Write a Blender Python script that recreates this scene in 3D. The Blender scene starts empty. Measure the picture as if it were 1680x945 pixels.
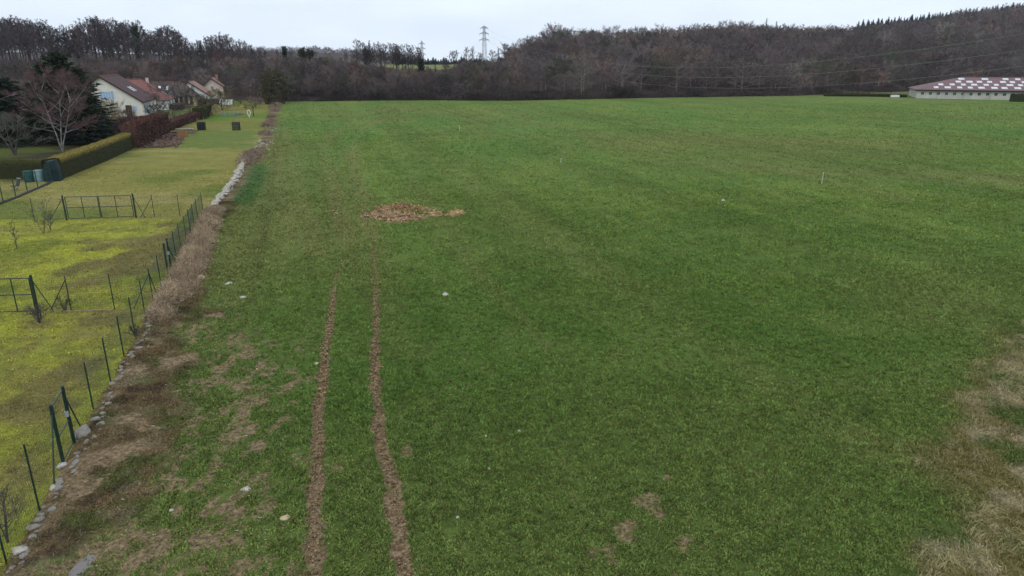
import bpy, math, random
import numpy as np
from mathutils import Vector

# ------------------------------------------------------------------ camera, sky, sun, exposure
S = bpy.context.scene
COL = S.collection
FOC, CAMH, HORIZ = 1150.0, 10.0, 102.0
PIT = math.atan((472.5 - HORIZ) / FOC)
SP, CP = math.sin(PIT), math.cos(PIT)
cam_d = bpy.data.cameras.new("camera")
cam_d.sensor_width = 36.0
cam_d.lens = 36.0 * FOC / 1680.0
cam_d.clip_start = 0.1
cam_d.clip_end = 6000
cam = bpy.data.objects.new("camera", cam_d)
COL.objects.link(cam)
cam.location = (0, 0, CAMH)
cam.rotation_euler = (math.pi / 2 - PIT, 0, 0)
S.camera = cam

SUN_EL, SUN_AZ = math.radians(48), math.radians(205)     # azimuth clockwise from +Y
world = bpy.data.worlds.new("World")
S.world = world
world.use_nodes = True
nt = world.node_tree
for n in list(nt.nodes):
    nt.nodes.remove(n)
w_out = nt.nodes.new("ShaderNodeOutputWorld")
w_bg = nt.nodes.new("ShaderNodeBackground")
w_sky = nt.nodes.new("ShaderNodeTexSky")
w_sky.sky_type = 'NISHITA'
w_sky.sun_disc = False
w_sky.sun_elevation = SUN_EL
w_sky.sun_rotation = SUN_AZ
w_sky.dust_density = 2.0
w_tc = nt.nodes.new("ShaderNodeTexCoord")
w_map = nt.nodes.new("ShaderNodeMapping")
w_map.inputs['Scale'].default_value = (1.6, 1.6, 6.0)
w_noise = nt.nodes.new("ShaderNodeTexNoise")
w_noise.inputs['Scale'].default_value = 2.2
w_noise.inputs['Detail'].default_value = 5
w_noise.inputs['Roughness'].default_value = 0.5
w_ramp = nt.nodes.new("ShaderNodeValToRGB")
w_ramp.color_ramp.elements[0].position = 0.30
w_ramp.color_ramp.elements[0].color = (7.6, 8.7, 10.0, 1)
w_ramp.color_ramp.elements[1].position = 0.70
w_ramp.color_ramp.elements[1].color = (9.4, 10.4, 11.6, 1)
w_mix = nt.nodes.new("ShaderNodeMix")
w_mix.data_type = 'RGBA'
w_mix.inputs['Factor'].default_value = 0.93              # the overcast layer over the clear sky
nt.links.new(w_tc.outputs['Generated'], w_map.inputs['Vector'])
nt.links.new(w_map.outputs[0], w_noise.inputs['Vector'])
nt.links.new(w_noise.outputs['Fac'], w_ramp.inputs[0])
nt.links.new(w_sky.outputs[0], w_mix.inputs['A'])
nt.links.new(w_ramp.outputs[0], w_mix.inputs['B'])
nt.links.new(w_mix.outputs['Result'], w_bg.inputs['Color'])
w_bg.inputs['Strength'].default_value = 0.10
nt.links.new(w_bg.outputs[0], w_out.inputs['Surface'])

sun_d = bpy.data.lights.new("sun", 'SUN')
sun_d.energy = 0.6
sun_d.angle = math.radians(25)
sun_d.color = (1.0, 0.96, 0.90)
sun = bpy.data.objects.new("sun", sun_d)
COL.objects.link(sun)
sdir = Vector((math.sin(SUN_AZ) * math.cos(SUN_EL), math.cos(SUN_AZ) * math.cos(SUN_EL), math.sin(SUN_EL)))
sun.rotation_euler = sdir.to_track_quat('Z', 'Y').to_euler()
sun.location = (0, 0, 60)

S.render.engine = 'CYCLES'
S.view_settings.view_transform = 'Standard'
S.view_settings.look = 'None'
S.view_settings.exposure = 0.12
S.view_settings.gamma = 1.0
S.view_settings.use_curve_mapping = False
S.cycles.max_bounces = 5
S.cycles.diffuse_bounces = 2
S.cycles.glossy_bounces = 2
S.cycles.volume_bounces = 0
S.cycles.use_denoising = True

R = np.random.default_rng(11)
random.seed(5)


# ------------------------------------------------------------------ helpers
def P(px, py, z=0.0):
    """where a point seen in the photo stands on level ground z"""
    u = (px - 840) / FOC
    v = (py - 472.5) / FOC
    dy = CP - v * SP
    dz = -SP - v * CP
    t = (z - CAMH) / dz
    return (u * t, dy * t)


def HT(py, y):
    """height seen at photo row py for a thing at forward distance y"""
    v = (py - 472.5) / FOC
    return CAMH + (-SP - v * CP) / (CP - v * SP) * y


def smooth(a, b, x):
    t = np.clip((x - a) / (b - a), 0, 1)
    return t * t * (3 - 2 * t)


def vnoise(x, y, seed=0):
    xi = np.floor(x).astype(np.int64)
    yi = np.floor(y).astype(np.int64)
    fx, fy = x - xi, y - yi
    fx = fx * fx * (3 - 2 * fx)
    fy = fy * fy * (3 - 2 * fy)

    def h(a, b):
        n = (a * 374761393 + b * 668265263 + seed * 1442695041) & 0xFFFFFFFF
        n = ((n ^ (n >> 13)) * 1274126177) & 0xFFFFFFFF
        n = (n ^ (n >> 16)) & 0xFFFFFFFF
        return n / 4294967295.0
    return (h(xi, yi) * (1 - fx) + h(xi + 1, yi) * fx) * (1 - fy) + (h(xi, yi + 1) * (1 - fx) + h(xi + 1, yi + 1) * fx) * fy


def fbm(x, y, s, seed=0, o=4):
    v, a, t = 0, 1.0, 0
    for k in range(o):
        v = v + a * vnoise(x / s * 2 ** k + 17.3 * k, y / s * 2 ** k - 9.1 * k, seed + k)
        t += a
        a *= 0.5
    return v / t


def unit(v):
    return v / np.maximum(np.linalg.norm(v, axis=-1, keepdims=True), 1e-9)


def mesh_from(name, V, groups, mats=(), mat_idx=None, smooth_sh=False, colors=None):
    """groups: list of integer face arrays (n,k)"""
    me = bpy.data.meshes.new(name)
    V = np.asarray(V, dtype=np.float32)
    groups = [np.asarray(g, dtype=np.int32) for g in groups if len(g)]
    loops = np.concatenate([g.ravel() for g in groups])
    tot = np.concatenate([np.full(len(g), g.shape[1], np.int32) for g in groups])
    start = np.concatenate([[0], np.cumsum(tot)[:-1]]).astype(np.int32)
    me.vertices.add(len(V))
    me.vertices.foreach_set("co", V.ravel())
    me.loops.add(len(loops))
    me.loops.foreach_set("vertex_index", loops)
    me.polygons.add(len(tot))
    me.polygons.foreach_set("loop_start", start)
    if mat_idx is not None:
        me.polygons.foreach_set("material_index", np.asarray(mat_idx, np.int32))
    me.update(calc_edges=True)
    if smooth_sh:
        me.polygons.foreach_set("use_smooth", np.ones(len(tot), bool))
    for m in (mats if isinstance(mats, (list, tuple)) else [mats]):
        me.materials.append(m)
    if colors is not None:
        for nm, c in colors.items():
            a = me.color_attributes.new(nm, 'FLOAT_COLOR', 'POINT')
            c = np.asarray(c, np.float32)
            if c.shape[1] == 3:
                c = np.concatenate([c, np.ones((len(c), 1), np.float32)], 1)
            a.data.foreach_set("color", c.ravel())
    return me


def link(name, me, parent=None, loc=None):
    o = bpy.data.objects.new(name, me)
    COL.objects.link(o)
    if parent is not None:
        o.parent = parent
    if loc is not None:
        o.location = loc
    return o


def tag(o, label=None, cat=None, group=None, kind=None):
    if label: o["label"] = label
    if cat: o["category"] = cat
    if group: o["group"] = group
    if kind: o["kind"] = kind
    return o


def thing(name, label, cat, loc=(0, 0, 0), rz=0.0, group=None, scale=None):
    o = bpy.data.objects.new(name, None)
    o.empty_display_size = 0.3
    COL.objects.link(o)
    o.location = loc
    o.rotation_euler = (0, 0, rz)
    if scale: o.scale = scale
    return tag(o, label, cat, group)


def copy_tree(root, loc, rz=0.0, scale=(1, 1, 1), label=None, cat=None, group=None, color=None):
    r = root.copy()
    COL.objects.link(r)
    r.location = loc
    r.rotation_euler = (0, 0, rz)
    r.scale = scale
    if label: r['label'] = label
    if cat: r['category'] = cat
    if group: r['group'] = group
    for ch in list(root.children):
        c = ch.copy()
        COL.objects.link(c)
        c.parent = r
        if color is not None: c.color = color
        for g in ch.children:
            d = g.copy()
            COL.objects.link(d)
            d.parent = c
            if color is not None: d.color = color
    return r


class MB:
    """collects simple shapes into one mesh"""
    def __init__(self):
        self.V, self.F = [], []

    def poly(self, pts, faces):
        b = len(self.V)
        self.V += [tuple(p) for p in pts]
        self.F += [[b + i for i in f] for f in faces]
        return self

    def box(self, x0, x1, y0, y1, z0, z1):
        return self.poly([(x0, y0, z0), (x1, y0, z0), (x1, y1, z0), (x0, y1, z0), (x0, y0, z1), (x1, y0, z1), (x1, y1, z1), (x0, y1, z1)],
                         [(0, 3, 2, 1), (4, 5, 6, 7), (0, 1, 5, 4), (1, 2, 6, 5), (2, 3, 7, 6), (3, 0, 4, 7)])

    def tube(self, a, b, r0, r1=None, n=6):
        r1 = r0 if r1 is None else r1
        a, b = Vector(a), Vector(b)
        d = (b - a).normalized()
        u = d.orthogonal().normalized()
        w = d.cross(u)
        pts = []
        for c, r in ((a, r0), (b, r1)):
            for k in range(n):
                t = 2 * math.pi * (k + .5) / n
                pts.append(c + (u * math.cos(t) + w * math.sin(t)) * r)
        f = [(k, (k + 1) % n, n + (k + 1) % n, n + k) for k in range(n)]
        return self.poly(pts, f + [tuple(range(n - 1, -1, -1)), tuple(range(n, 2 * n))])

    def slab(self, pts, thick):
        """planar polygon given by its top corners, thickened downwards"""
        n = len(pts)
        low = [(p[0], p[1], p[2] - thick) for p in pts]
        f = [tuple(range(n)), tuple(range(2 * n - 1, n - 1, -1))]
        f += [(i, n + i, n + (i + 1) % n, (i + 1) % n) for i in range(n)]
        return self.poly(list(pts) + low, f)

    def build(self, name, m, parent=None, loc=None, smooth_sh=False):
        me = bpy.data.meshes.new(name)
        me.from_pydata([tuple(v) for v in self.V], [], self.F)
        me.update()
        if smooth_sh:
            me.polygons.foreach_set("use_smooth", [True] * len(me.polygons))
        me.materials.append(m)
        return link(name, me, parent, loc)


# ------------------------------------------------------------------ materials
def new_mat(name, rough=0.9, spec=0.2):
    m = bpy.data.materials.new(name)
    m.use_nodes = True
    n = m.node_tree
    b = n.nodes["Principled BSDF"]
    b.inputs['Roughness'].default_value = rough
    b.inputs['Specular IOR Level'].default_value = spec
    return m, n, b


def mixn(n, mode='MIX', fac=0.5):
    x = n.nodes.new("ShaderNodeMix")
    x.data_type = 'RGBA'
    x.blend_type = mode
    x.inputs['Factor'].default_value = fac
    return x


def mat(name, col, rough=0.85, spec=0.2, var=0.15, scale=6.0, bump=0.0, col2=None, objcol=False, attr=None, tl=0.0):
    m, n, b = new_mat(name, rough, spec)
    tc = n.nodes.new("ShaderNodeTexCoord")
    nz = n.nodes.new("ShaderNodeTexNoise")
    nz.inputs['Scale'].default_value = scale
    nz.inputs['Detail'].default_value = 4
    n.links.new(tc.outputs['Object'], nz.inputs['Vector'])
    rp = n.nodes.new("ShaderNodeValToRGB")
    rp.color_ramp.elements[0].position = 0.3
    rp.color_ramp.elements[1].position = 0.7
    c2 = col2 or tuple(min(1, c * (1 + var)) for c in col)
    c1 = col if col2 else tuple(c * (1 - var) for c in col)
    rp.color_ramp.elements[0].color = (*c1, 1)
    rp.color_ramp.elements[1].color = (*c2, 1)
    n.links.new(nz.outputs['Fac'], rp.inputs[0])
    out = rp.outputs[0]
    if attr:
        at = n.nodes.new("ShaderNodeAttribute")
        at.attribute_name = attr
        mx = mixn(n, 'MULTIPLY', 1.0)
        n.links.new(out, mx.inputs['A'])
        n.links.new(at.outputs['Color'], mx.inputs['B'])
        out = mx.outputs['Result']
    if objcol:
        oi = n.nodes.new("ShaderNodeObjectInfo")
        mx = mixn(n, 'MULTIPLY', 1.0)
        n.links.new(out, mx.inputs['A'])
        n.links.new(oi.outputs['Color'], mx.inputs['B'])
        out = mx.outputs['Result']
    n.links.new(out, b.inputs['Base Color'])
    if bump:
        bp = n.nodes.new("ShaderNodeBump")
        bp.inputs['Strength'].default_value = bump
        bp.inputs['Distance'].default_value = 0.05
        n.links.new(nz.outputs['Fac'], bp.inputs['Height'])
        n.links.new(bp.outputs[0], b.inputs['Normal'])
    return m


M = {}
M['bark'] = mat('bark', (0.10, 0.085, 0.075), var=0.35, scale=3, objcol=True)
M['twig'] = mat('twig', (0.10, 0.082, 0.078), var=0.2, scale=0.4, objcol=True)
M['birch'] = mat('birch_bark', (0.09, 0.075, 0.07), col2=(0.42, 0.40, 0.37), scale=2.2)
M['leaf_dark'] = mat('dark_needles', (0.022, 0.034, 0.018), var=0.45, scale=1.3, objcol=True)
M['spruce'] = mat('spruce_needles', (0.028, 0.066, 0.055), var=0.4, scale=0.3)
M['ivy'] = mat('ivy_leaves', (0.025, 0.038, 0.018), var=0.4, scale=2)
M['hedge_green'] = mat('hedge_green', (0.030, 0.033, 0.010), var=0.35, scale=5, attr='tint')
M['hedge_beech'] = mat('hedge_beech', (0.085, 0.042, 0.034), var=0.45, scale=3, attr='tint')
M['forest'] = mat('forest_twigs', (1, 1, 1), var=0.12, scale=0.1, attr='tint')
M['plant'] = mat('plant', (1, 1, 1), var=0.1, scale=3, attr='tint')
M['green_metal'] = mat('green_painted_metal', (0.008, 0.030, 0.024), rough=0.45, spec=0.5, var=0.2)
M['green_wire'] = mat('green_wire', (0.012, 0.045, 0.032), rough=0.5, spec=0.4, var=0.1)
M['steel'] = mat('galvanised_steel', (0.30, 0.32, 0.34), rough=0.5, spec=0.5, var=0.1)
M['cable'] = mat('aluminium_cable', (0.26, 0.26, 0.27), rough=0.4, spec=0.5, var=0.05)
M['stone'] = mat('limestone', (0.16, 0.14, 0.115), col2=(0.36, 0.33, 0.28), scale=4, bump=0.6)
M['stone_pale'] = mat('pale_limestone', (0.26, 0.23, 0.18), col2=(0.56, 0.52, 0.44), scale=6, bump=0.5)
M['stone_ochre'] = mat('ochre_stone', (0.38, 0.27, 0.15), col2=(0.55, 0.44, 0.28), scale=4, bump=0.5)
M['concrete'] = mat('concrete', (0.45, 0.43, 0.39), var=0.2, scale=5, bump=0.4)
M['wood'] = mat('weathered_wood', (0.28, 0.20, 0.12), var=0.25, scale=8)
M['render_cream'] = mat('cream_render', (0.73, 0.70, 0.60), var=0.07, scale=1.2)
M['render_white'] = mat('white_render', (0.78, 0.77, 0.75), var=0.05, scale=1.0)
M['render_yellow'] = mat('yellow_render', (0.50, 0.40, 0.18), var=0.1, scale=1.2)
M['render_pink'] = mat('pinkish_render', (0.55, 0.44, 0.38), var=0.1, scale=1.2)
M['shutter_blue'] = mat('pale_blue_shutter', (0.33, 0.48, 0.66), var=0.08)
M['glass'] = mat('window_glass', (0.03, 0.04, 0.05), rough=0.08, spec=0.6, var=0.2)
M['glass_blue'] = mat('blue_grey_glass', (0.10, 0.18, 0.24), rough=0.1, spec=0.6, var=0.3)
M['white_paint'] = mat('white_paint', (0.75, 0.75, 0.74), var=0.04)
M['dark_wood'] = mat('dark_wood', (0.05, 0.033, 0.025), var=0.3)
M['plastic_green'] = mat('green_plastic', (0.02, 0.075, 0.065), rough=0.5, var=0.25, scale=3)
M['plastic_pale'] = mat('pale_blue_plastic', (0.20, 0.30, 0.32), rough=0.5, var=0.25, scale=3)
M['tarp'] = mat('dark_teal_tarpaulin', (0.008, 0.024, 0.028), rough=0.6, var=0.3, scale=2)
M['dark_mesh'] = mat('dark_grey_mesh', (0.035, 0.04, 0.045), rough=0.6, var=0.2)
M['earth'] = mat('dug_earth', (0.085, 0.048, 0.035), col2=(0.20, 0.13, 0.10), scale=2.5, bump=0.8)
M['cardboard'] = mat('brown_board', (0.28, 0.15, 0.07), var=0.15)
M['net_green'] = mat('green_netting', (0.10, 0.22, 0.17), var=0.2)
M['straw'] = mat('straw', (1, 1, 1), var=0.15, scale=3, attr='tint')
M['skylight'] = mat('translucent_roof_sheet', (0.62, 0.62, 0.64), rough=0.4, var=0.2, scale=1)


def roof_mat(name, c, c2, freq, axis='Z'):
    m, n, b = new_mat(name, 0.8, 0.2)
    tc = n.nodes.new("ShaderNodeTexCoord")
    wv = n.nodes.new("ShaderNodeTexWave")
    wv.wave_type = 'BANDS'
    wv.bands_direction = axis
    wv.inputs['Scale'].default_value = freq
    wv.inputs['Distortion'].default_value = 0.3
    wv.inputs['Detail'].default_value = 1
    nz = n.nodes.new("ShaderNodeTexNoise")
    nz.inputs['Scale'].default_value = 1.1
    nz.inputs['Detail'].default_value = 6
    nz.inputs['Roughness'].default_value = 0.7
    n.links.new(tc.outputs['Object'], wv.inputs['Vector'])
    n.links.new(tc.outputs['Object'], nz.inputs['Vector'])
    a = mixn(n)
    a.inputs['A'].default_value = (*c, 1)
    a.inputs['B'].default_value = (*c2, 1)
    n.links.new(nz.outputs['Fac'], a.inputs['Factor'])
    d = mixn(n, 'MULTIPLY', 0.35)
    n.links.new(a.outputs['Result'], d.inputs['A'])
    n.links.new(wv.outputs['Color'], d.inputs['B'])
    n.links.new(d.outputs['Result'], b.inputs['Base Color'])
    bp = n.nodes.new("ShaderNodeBump")
    bp.inputs['Strength'].default_value = 0.5
    bp.inputs['Distance'].default_value = 0.05
    n.links.new(wv.outputs['Fac'], bp.inputs['Height'])
    n.links.new(bp.outputs[0], b.inputs['Normal'])
    return m


M['roof_brown'] = roof_mat('dark_brown_tiles', (0.075, 0.040, 0.042), (0.13, 0.07, 0.065), 1.6)
M['roof_red'] = roof_mat('red_tiles', (0.21, 0.085, 0.07), (0.29, 0.14, 0.12), 0.9)
M['roof_grey'] = roof_mat('old_grey_brown_tiles', (0.075, 0.062, 0.058), (0.13, 0.10, 0.09), 1.4)
M['roof_terra'] = roof_mat('faded_terracotta_tiles', (0.30, 0.16, 0.12), (0.40, 0.25, 0.20), 1.4)
M['roof_barn'] = roof_mat('red_brown_sheeting', (0.19, 0.105, 0.11), (0.27, 0.17, 0.17), 0.8, 'X')

# ------------------------------------------------------------------ the lie of the land
TH = math.radians(17)                       # the gardens run 17 degrees left of straight ahead
UX, UY = -math.sin(TH), math.cos(TH)
wall_y = np.array([-80, 0, 12.3, 16, 21, 25.4, 31.6, 40, 47.6, 49, 62, 75, 95, 110, 127, 160, 190, 260])
wall_x = np.array([17, -7.0, -10.5, -11.6, -13.1, -14.4, -16.3, -19.0, -21.2, -21.3, -24.6, -28.4, -33.5, -38.0, -43.1, -53.0, -61.8, -82])


def WX(y):
    return np.interp(y, wall_y, wall_x)


# columns of the photo -> where the wood starts, where its ridge lies, how high the ridge ground is
c_px = np.array([-900, 0, 300, 450, 600, 700, 770, 830, 950, 1100, 1200, 1300, 1400, 1500, 1600, 1700, 2600])
c_ye = np.array([205, 205, 205, 193, 198, 200, 198, 197, 204, 214, 220, 226, 240, 262, 270, 275, 275])
c_yr = np.array([250, 250, 250, 245, 245, 250, 260, 310, 350, 400, 450, 500, 600, 700, 780, 820, 820])
c_zr = np.array([8.2, 8.2, 8.2, 7.2, 6.9, 6.6, 7.0, 7.6, 13, 15.5, 18, 20.5, 25, 37, 49, 57, 74])


def PX(x, y):
    return 840 + 1208 * x / np.maximum(y, 1.0)


def EDGE(x, y):
    return np.interp(PX(x, y), c_px, c_ye)


def GZ(x, y):
    x = np.asarray(x, float)
    y = np.asarray(y, float)
    px = PX(x, y)
    ye, yr, zr = (np.interp(px, c_px, c) for c in (c_ye, c_yr, c_zr))
    s = (y - ye) / (yr - ye)
    z = zr * np.clip(np.sin(np.clip(s, 0, 1) * math.pi / 2), 0, 1) ** 1.15
    far = np.clip(y - yr, 0, 2000)
    z = z + np.minimum(far, 380) * 0.0028 * (px < 830) - far * 0.02 * (px >= 830)
    hill = smooth(750, 1300, y) * (px < 900) * (16 + 3 * np.sin(px / 60.0))
    z = z + hill * np.where(px < 900, smooth(720, 610, px), 0)
    z = z + smooth(0.05, 0.5, s) * (fbm(x, y, 38, 3) - 0.5) * np.where(px > 860, 5.0, 1.6)
    # gentle roll of the open land
    z = z + (fbm(x, y, 45, 9, 2) - 0.5) * 0.25 * smooth(30, 90, y)
    return z


def track_dist(x, y, pts):
    """lateral distance to a wheel track that runs mostly along y, and its fade"""
    py = np.array([p[1] for p in pts])
    pxx = np.array([p[0] for p in pts])
    cx = np.interp(y, py, pxx)
    return x - cx


TL = [P(p[0], p[1]) for p in ((508, 1100), (515, 940), (520, 780), (525, 640), (540, 540), (550, 460), (565, 430), (572, 380))]
TR = [P(p[0], p[1]) for p in ((700, 1100), (665, 940), (640, 790), (620, 700), (616, 620), (617, 500), (612, 390), (606, 370))]


def tracks(x, y):
    """0..1 how much of the wheel tracks lies here"""
    wob = (fbm(x, y, 0.5, 21, 3) - 0.5) * 0.28
    a = np.abs(track_dist(x, y, TL) + wob)
    b = np.abs(track_dist(x, y, TR) + wob)
    w = np.interp(y, [12, 20, 30, 42], [.24, .21, .17, .11])
    fl = smooth(42, 27, y)
    fr = smooth(47, 30, y)
    strength = np.maximum(smooth(w + .08, w - .10, a) * fl, smooth(w + .08, w - .10, b) * fr)
    return strength * (0.42 + 0.58 * smooth(36, 17, y)) * (0.62 + .75 * fbm(x, y, .55, 23, 3))


PUD = P(130, 925)


def relief(x, y):
    """small relief of the near ground"""
    near = smooth(75, 40, y) * smooth(-30, 0, y)
    t = tracks(x, y)
    ribs = 0.030 * np.sin(y * 2 * math.pi / 0.36 + 5 * fbm(x, y, 0.9, 5, 2)) * t
    d = x - WX(y)
    z = near * ((fbm(x, y, 1.1, 7, 4) - 0.5) * 0.10 + (fbm(x, y, 0.35, 8, 2) - 0.5) * 0.05)
    z = z - 0.07 * t + ribs + t * (fbm(x, y, 0.22, 81, 2) - .5) * 0.09
    # the garden lies a little lower behind its stone edging
    z = z - 0.16 * smooth(0.15, -0.4, d) * smooth(195, 150, y)
    z = z + 0.10 * np.exp(-((d - 0.5) / 0.7) ** 2) * smooth(60, 48, y)
    z = z - 0.16 * np.exp(-((x - PUD[0]) / .30) ** 2 - ((y - PUD[1]) / .65) ** 2)
    return z


def Z(x, y):
    x = np.asarray(x, float)
    y = np.asarray(y, float)
    return GZ(x, y) + relief(x, y)


def z1(x, y):
    return float(Z(np.array([x]), np.array([y]))[0])


def lerp3(a, b, t):
    return a * (1 - t[:, None]) + b * t[:, None]


C = lambda *v: np.array([v])
CROP1, CROP2, CROPY = C(0.074, 0.134, 0.022), C(0.106, 0.164, 0.031), C(0.165, 0.165, 0.052)
DRY, DRYP, SOILC = C(0.185, 0.130, 0.062), C(0.33, 0.26, 0.165), C(0.30, 0.20, 0.125)


def in_poly(x, y, poly):
    ins = np.zeros(len(x), bool)
    n = len(poly)
    for i in range(n):
        x1, y1 = poly[i]
        x2, y2 = poly[(i + 1) % n]
        c = ((y1 > y) != (y2 > y)) & (x < (x2 - x1) * (y - y1) / (y2 - y1 + 1e-12) + x1)
        ins ^= c
    return ins


BED = [P(*p) for p in ((205, 250), (228, 241), (268, 240), (290, 240), (300, 225), (322, 212), (300, 210), (262, 222), (215, 236))]
GREENLAWN = [P(*p) for p in ((283, 241), (410, 243), (432, 212), (300, 212))]
REDGE_Y = np.array([-20, 11.8, 14, 17, 20, 24.5, 30, 40, 60, 100])
REDGE_X = np.array([4.5, 7.6, 9.4, 11.6, 14.4, 18.3, 24.5, 34, 52, 100])


TRAM = [[P(*p) for p in q] for q in (((572, 400), (548, 310), (532, 255), (540, 222), (600, 188), (650, 176)), ((610, 392), (592, 310), (576, 255), (590, 215), (655, 184), (700, 174)),
                                     ((522, 420), (492, 310), (470, 230), (456, 176)), ((486, 400), (462, 300), (452, 230), (447, 185)),
                                     ((1500, 330), (1250, 270), (1050, 240), (900, 205), (820, 180)), ((1660, 300), (1450, 262), (1150, 218), (980, 185)))]


def cover(x, y):
    """colour of what grows, chance of bare soil, and zone: 0 crop, 1 verge, 2 garden, 3 wood floor, 4 right verge"""
    n1 = fbm(x, y, 9, 31, 4)
    n2 = fbm(x, y, 1.6, 32, 4)
    n3 = fbm(x, y, 28, 33, 3)
    d = x - WX(y)
    N = len(x)
    col = lerp3(CROP1, CROP2, smooth(0.3, 0.7, n1 * 0.6 + n2 * 0.4))
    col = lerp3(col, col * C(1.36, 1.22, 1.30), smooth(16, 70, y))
    # thin, yellower crop in long faint bands and blotches
    along = x * UX * 0 + (x - UX / UY * y)                     # constant on lines along the gardens
    band = fbm(along, y * 0.06, 3.0, 41, 3)
    th = smooth(0.50, 0.72, n3) * 0.6 + smooth(0.52, 0.75, band) * 0.5 * smooth(130, 70, y) * smooth(30, -5, x + 0.3 * y - 10)
    arc = np.exp(-((y - (70 - (x - 20) * 0.28) + (n1 - .5) * 8) / 4.5) ** 2) * smooth(5, 25, x)
    arc2 = np.exp(-((y - (104 - (x) * 0.22) + (n1 - .5) * 10) / 6) ** 2) * smooth(-20, 20, x) * 0.7
    left = smooth(14, 2, d) * smooth(90, 60, y) * smooth(26, 40, y) * .6
    th = np.clip(th * .55 + 0.45 * arc + 0.35 * arc2 + left * (0.4 + n1) * .7, 0, 0.6)
    col = lerp3(col, CROPY + 0 * col, th)
    # faint drill lines running with the field
    dl = fbm(along, y * .02, 1.1, 43, 3)
    dl2 = fbm(along + .25 * x, y * .015, 4.0, 44, 2)
    col = col * (1 + ((dl - .5) * .34 + (dl2 - .5) * .28) * smooth(14, 45, y))[:, None]
    # old tramlines: yellower pressed crop running on to the far edge
    tl = np.zeros(N)
    for q in TRAM:
        cx = np.interp(y, [p[1] for p in q], [p[0] for p in q])
        ok = (y > q[0][1]) & (y < q[-1][1])
        tl = np.maximum(tl, smooth(.75 + y * .004, .2, np.abs(x - cx + (n2 - .5) * .5)) * ok)
    col = lerp3(col, CROPY * C(1.15, 1.1, 1.2) + 0 * col, tl * .42 * (.4 + n1))
    # fresher streaks
    fre = smooth(0.55, 0.7, fbm(x, y * 0.35, 7, 47, 3)) * smooth(50, 90, y) * 0.35
    col = lerp3(col, C(0.085, 0.19, 0.035) + 0 * col, fre)
    # bare soil chance in the crop
    soil = 0.12 + 0.16 * smooth(0.5, 0.75, n2) + 0.10 * smooth(50, 20, y)
    lz = smooth(8.5, 2.5, d) * smooth(33, 22, y)
    soil = soil + lz * (smooth(0.40, 0.66, fbm(x, y * .6, 0.30, 51, 3)) * 0.52 + .08) * smooth(.30, .52, fbm(x, y * .5, 2.2, 59, 2) + .12)
    streak = fbm(x * 1.0, y * 0.35, 0.38, 53, 3)
    soil = soil + 0.45 * smooth(0.60, 0.72, streak) * smooth(9, 3, d) * smooth(30, 18, y)
    for (bx, by, br) in ((P(1070, 835) + (0.5,)), (P(1040, 862) + (0.35,)), (P(1130, 890) + (0.30,)), (P(1000, 895) + (0.35,)), (P(672, 735) + (0.35,)), (P(1060, 830) + (.3,)), (P(1020, 880) + (0.4,)),
                         P(1095, 788) + (.25,), P(300, 740) + (.25,), P(390, 632) + (.35,), P(365, 890) + (.2,)):
        rr = np.hypot(x - bx, (y - by) * 0.75) / br + (fbm(x, y, .5, 57, 3) - .5) * 2.6
        soil = np.maximum(soil, 0.68 * smooth(1.2, 0.3, rr))
    soil = np.minimum(soil, .74)
    tr = tracks(x, y)
    soil = np.maximum(soil, tr * 0.98)
    zone = np.zeros(N, int)
    # verge along the stone edging
    vw = np.interp(y, [0, 12, 20, 30, 45, 50, 75, 95, 130, 190], [2.9, 2.6, 1.9, 2.0, 1.8, 1.2, 1.4, 1.6, 1.3, 1.6])
    vn = d / vw + (n2 - 0.5) * 1.9 + (n1 - .5) * .9
    v = smooth(1.25, 0.65, vn) * (d > -0.3)
    vcol = lerp3(DRY, DRYP, smooth(0.52, 0.78, n2) * 0.5) * (0.8 + 0.5 * n1[:, None])
    vcol = lerp3(vcol, C(0.085, 0.115, 0.025) + 0 * vcol, smooth(0.46, 0.64, fbm(x, y, .9, 61, 4)) * 0.75)
    vcol = lerp3(vcol, C(0.075, 0.05, 0.032) + 0 * vcol, smooth(0.52, 0.66, fbm(x, y, .6, 63, 4)) * 0.7)
    vcol = lerp3(vcol, C(0.34, 0.27, 0.16) + 0 * vcol, smooth(0.54, 0.66, fbm(x, y, .5, 65, 4)) * 0.35)
    vcol = vcol * .86
    gs = smooth(0.5, 1.4, d) * smooth(3.2, 2.2, d) * smooth(50, 52, y) * smooth(75, 68, y)
    col = lerp3(col, vcol, v)
    col = lerp3(col, C(0.045, 0.11, 0.025) + 0 * col, gs * .8)
    soil = soil * (1 - v * 0.6) + v * 0.62 * smooth(.50, .66, fbm(x, y, .7, 67, 4))
    zone[v > 0.5] = 1
    # right verge with dead grass
    e = (x - .5 - np.interp(y, REDGE_Y, REDGE_X)) + (n2 - 0.5) * 3.8 + (n1 - .5) * 2.0
    rv = smooth(-1.6, 1.4, e) * smooth(48, 30, y)
    rcol = lerp3(C(0.18, 0.155, 0.055), C(0.38, 0.31, 0.19), smooth(0.42, 0.62, fbm(x, y, 1.1, 71, 4)) * smooth(-.5, 2, e))
    rcol = lerp3(rcol, C(0.085, 0.13, 0.03) + 0 * col, smooth(0.52, 0.66, fbm(x, y, 1.5, 72, 3)) * .8)
    col = lerp3(col, rcol, rv)
    soil = soil * (1 - rv)
    zone[rv + (fbm(x, y, .4, 75, 2) - .5) * .9 > 0.5] = 4
    # the gardens
    g = d < -0.1
    m1 = fbm(x, y, 1.5, 81, 5)
    m2 = fbm(x * 0.6, y, 5.0, 83, 4)
    gc = lerp3(C(0.225, 0.228, 0.040), C(0.34, 0.345, 0.042), smooth(0.32, 0.68, m1 * .6 + .4 * fbm(x, y, .5, 89, 3)))
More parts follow.
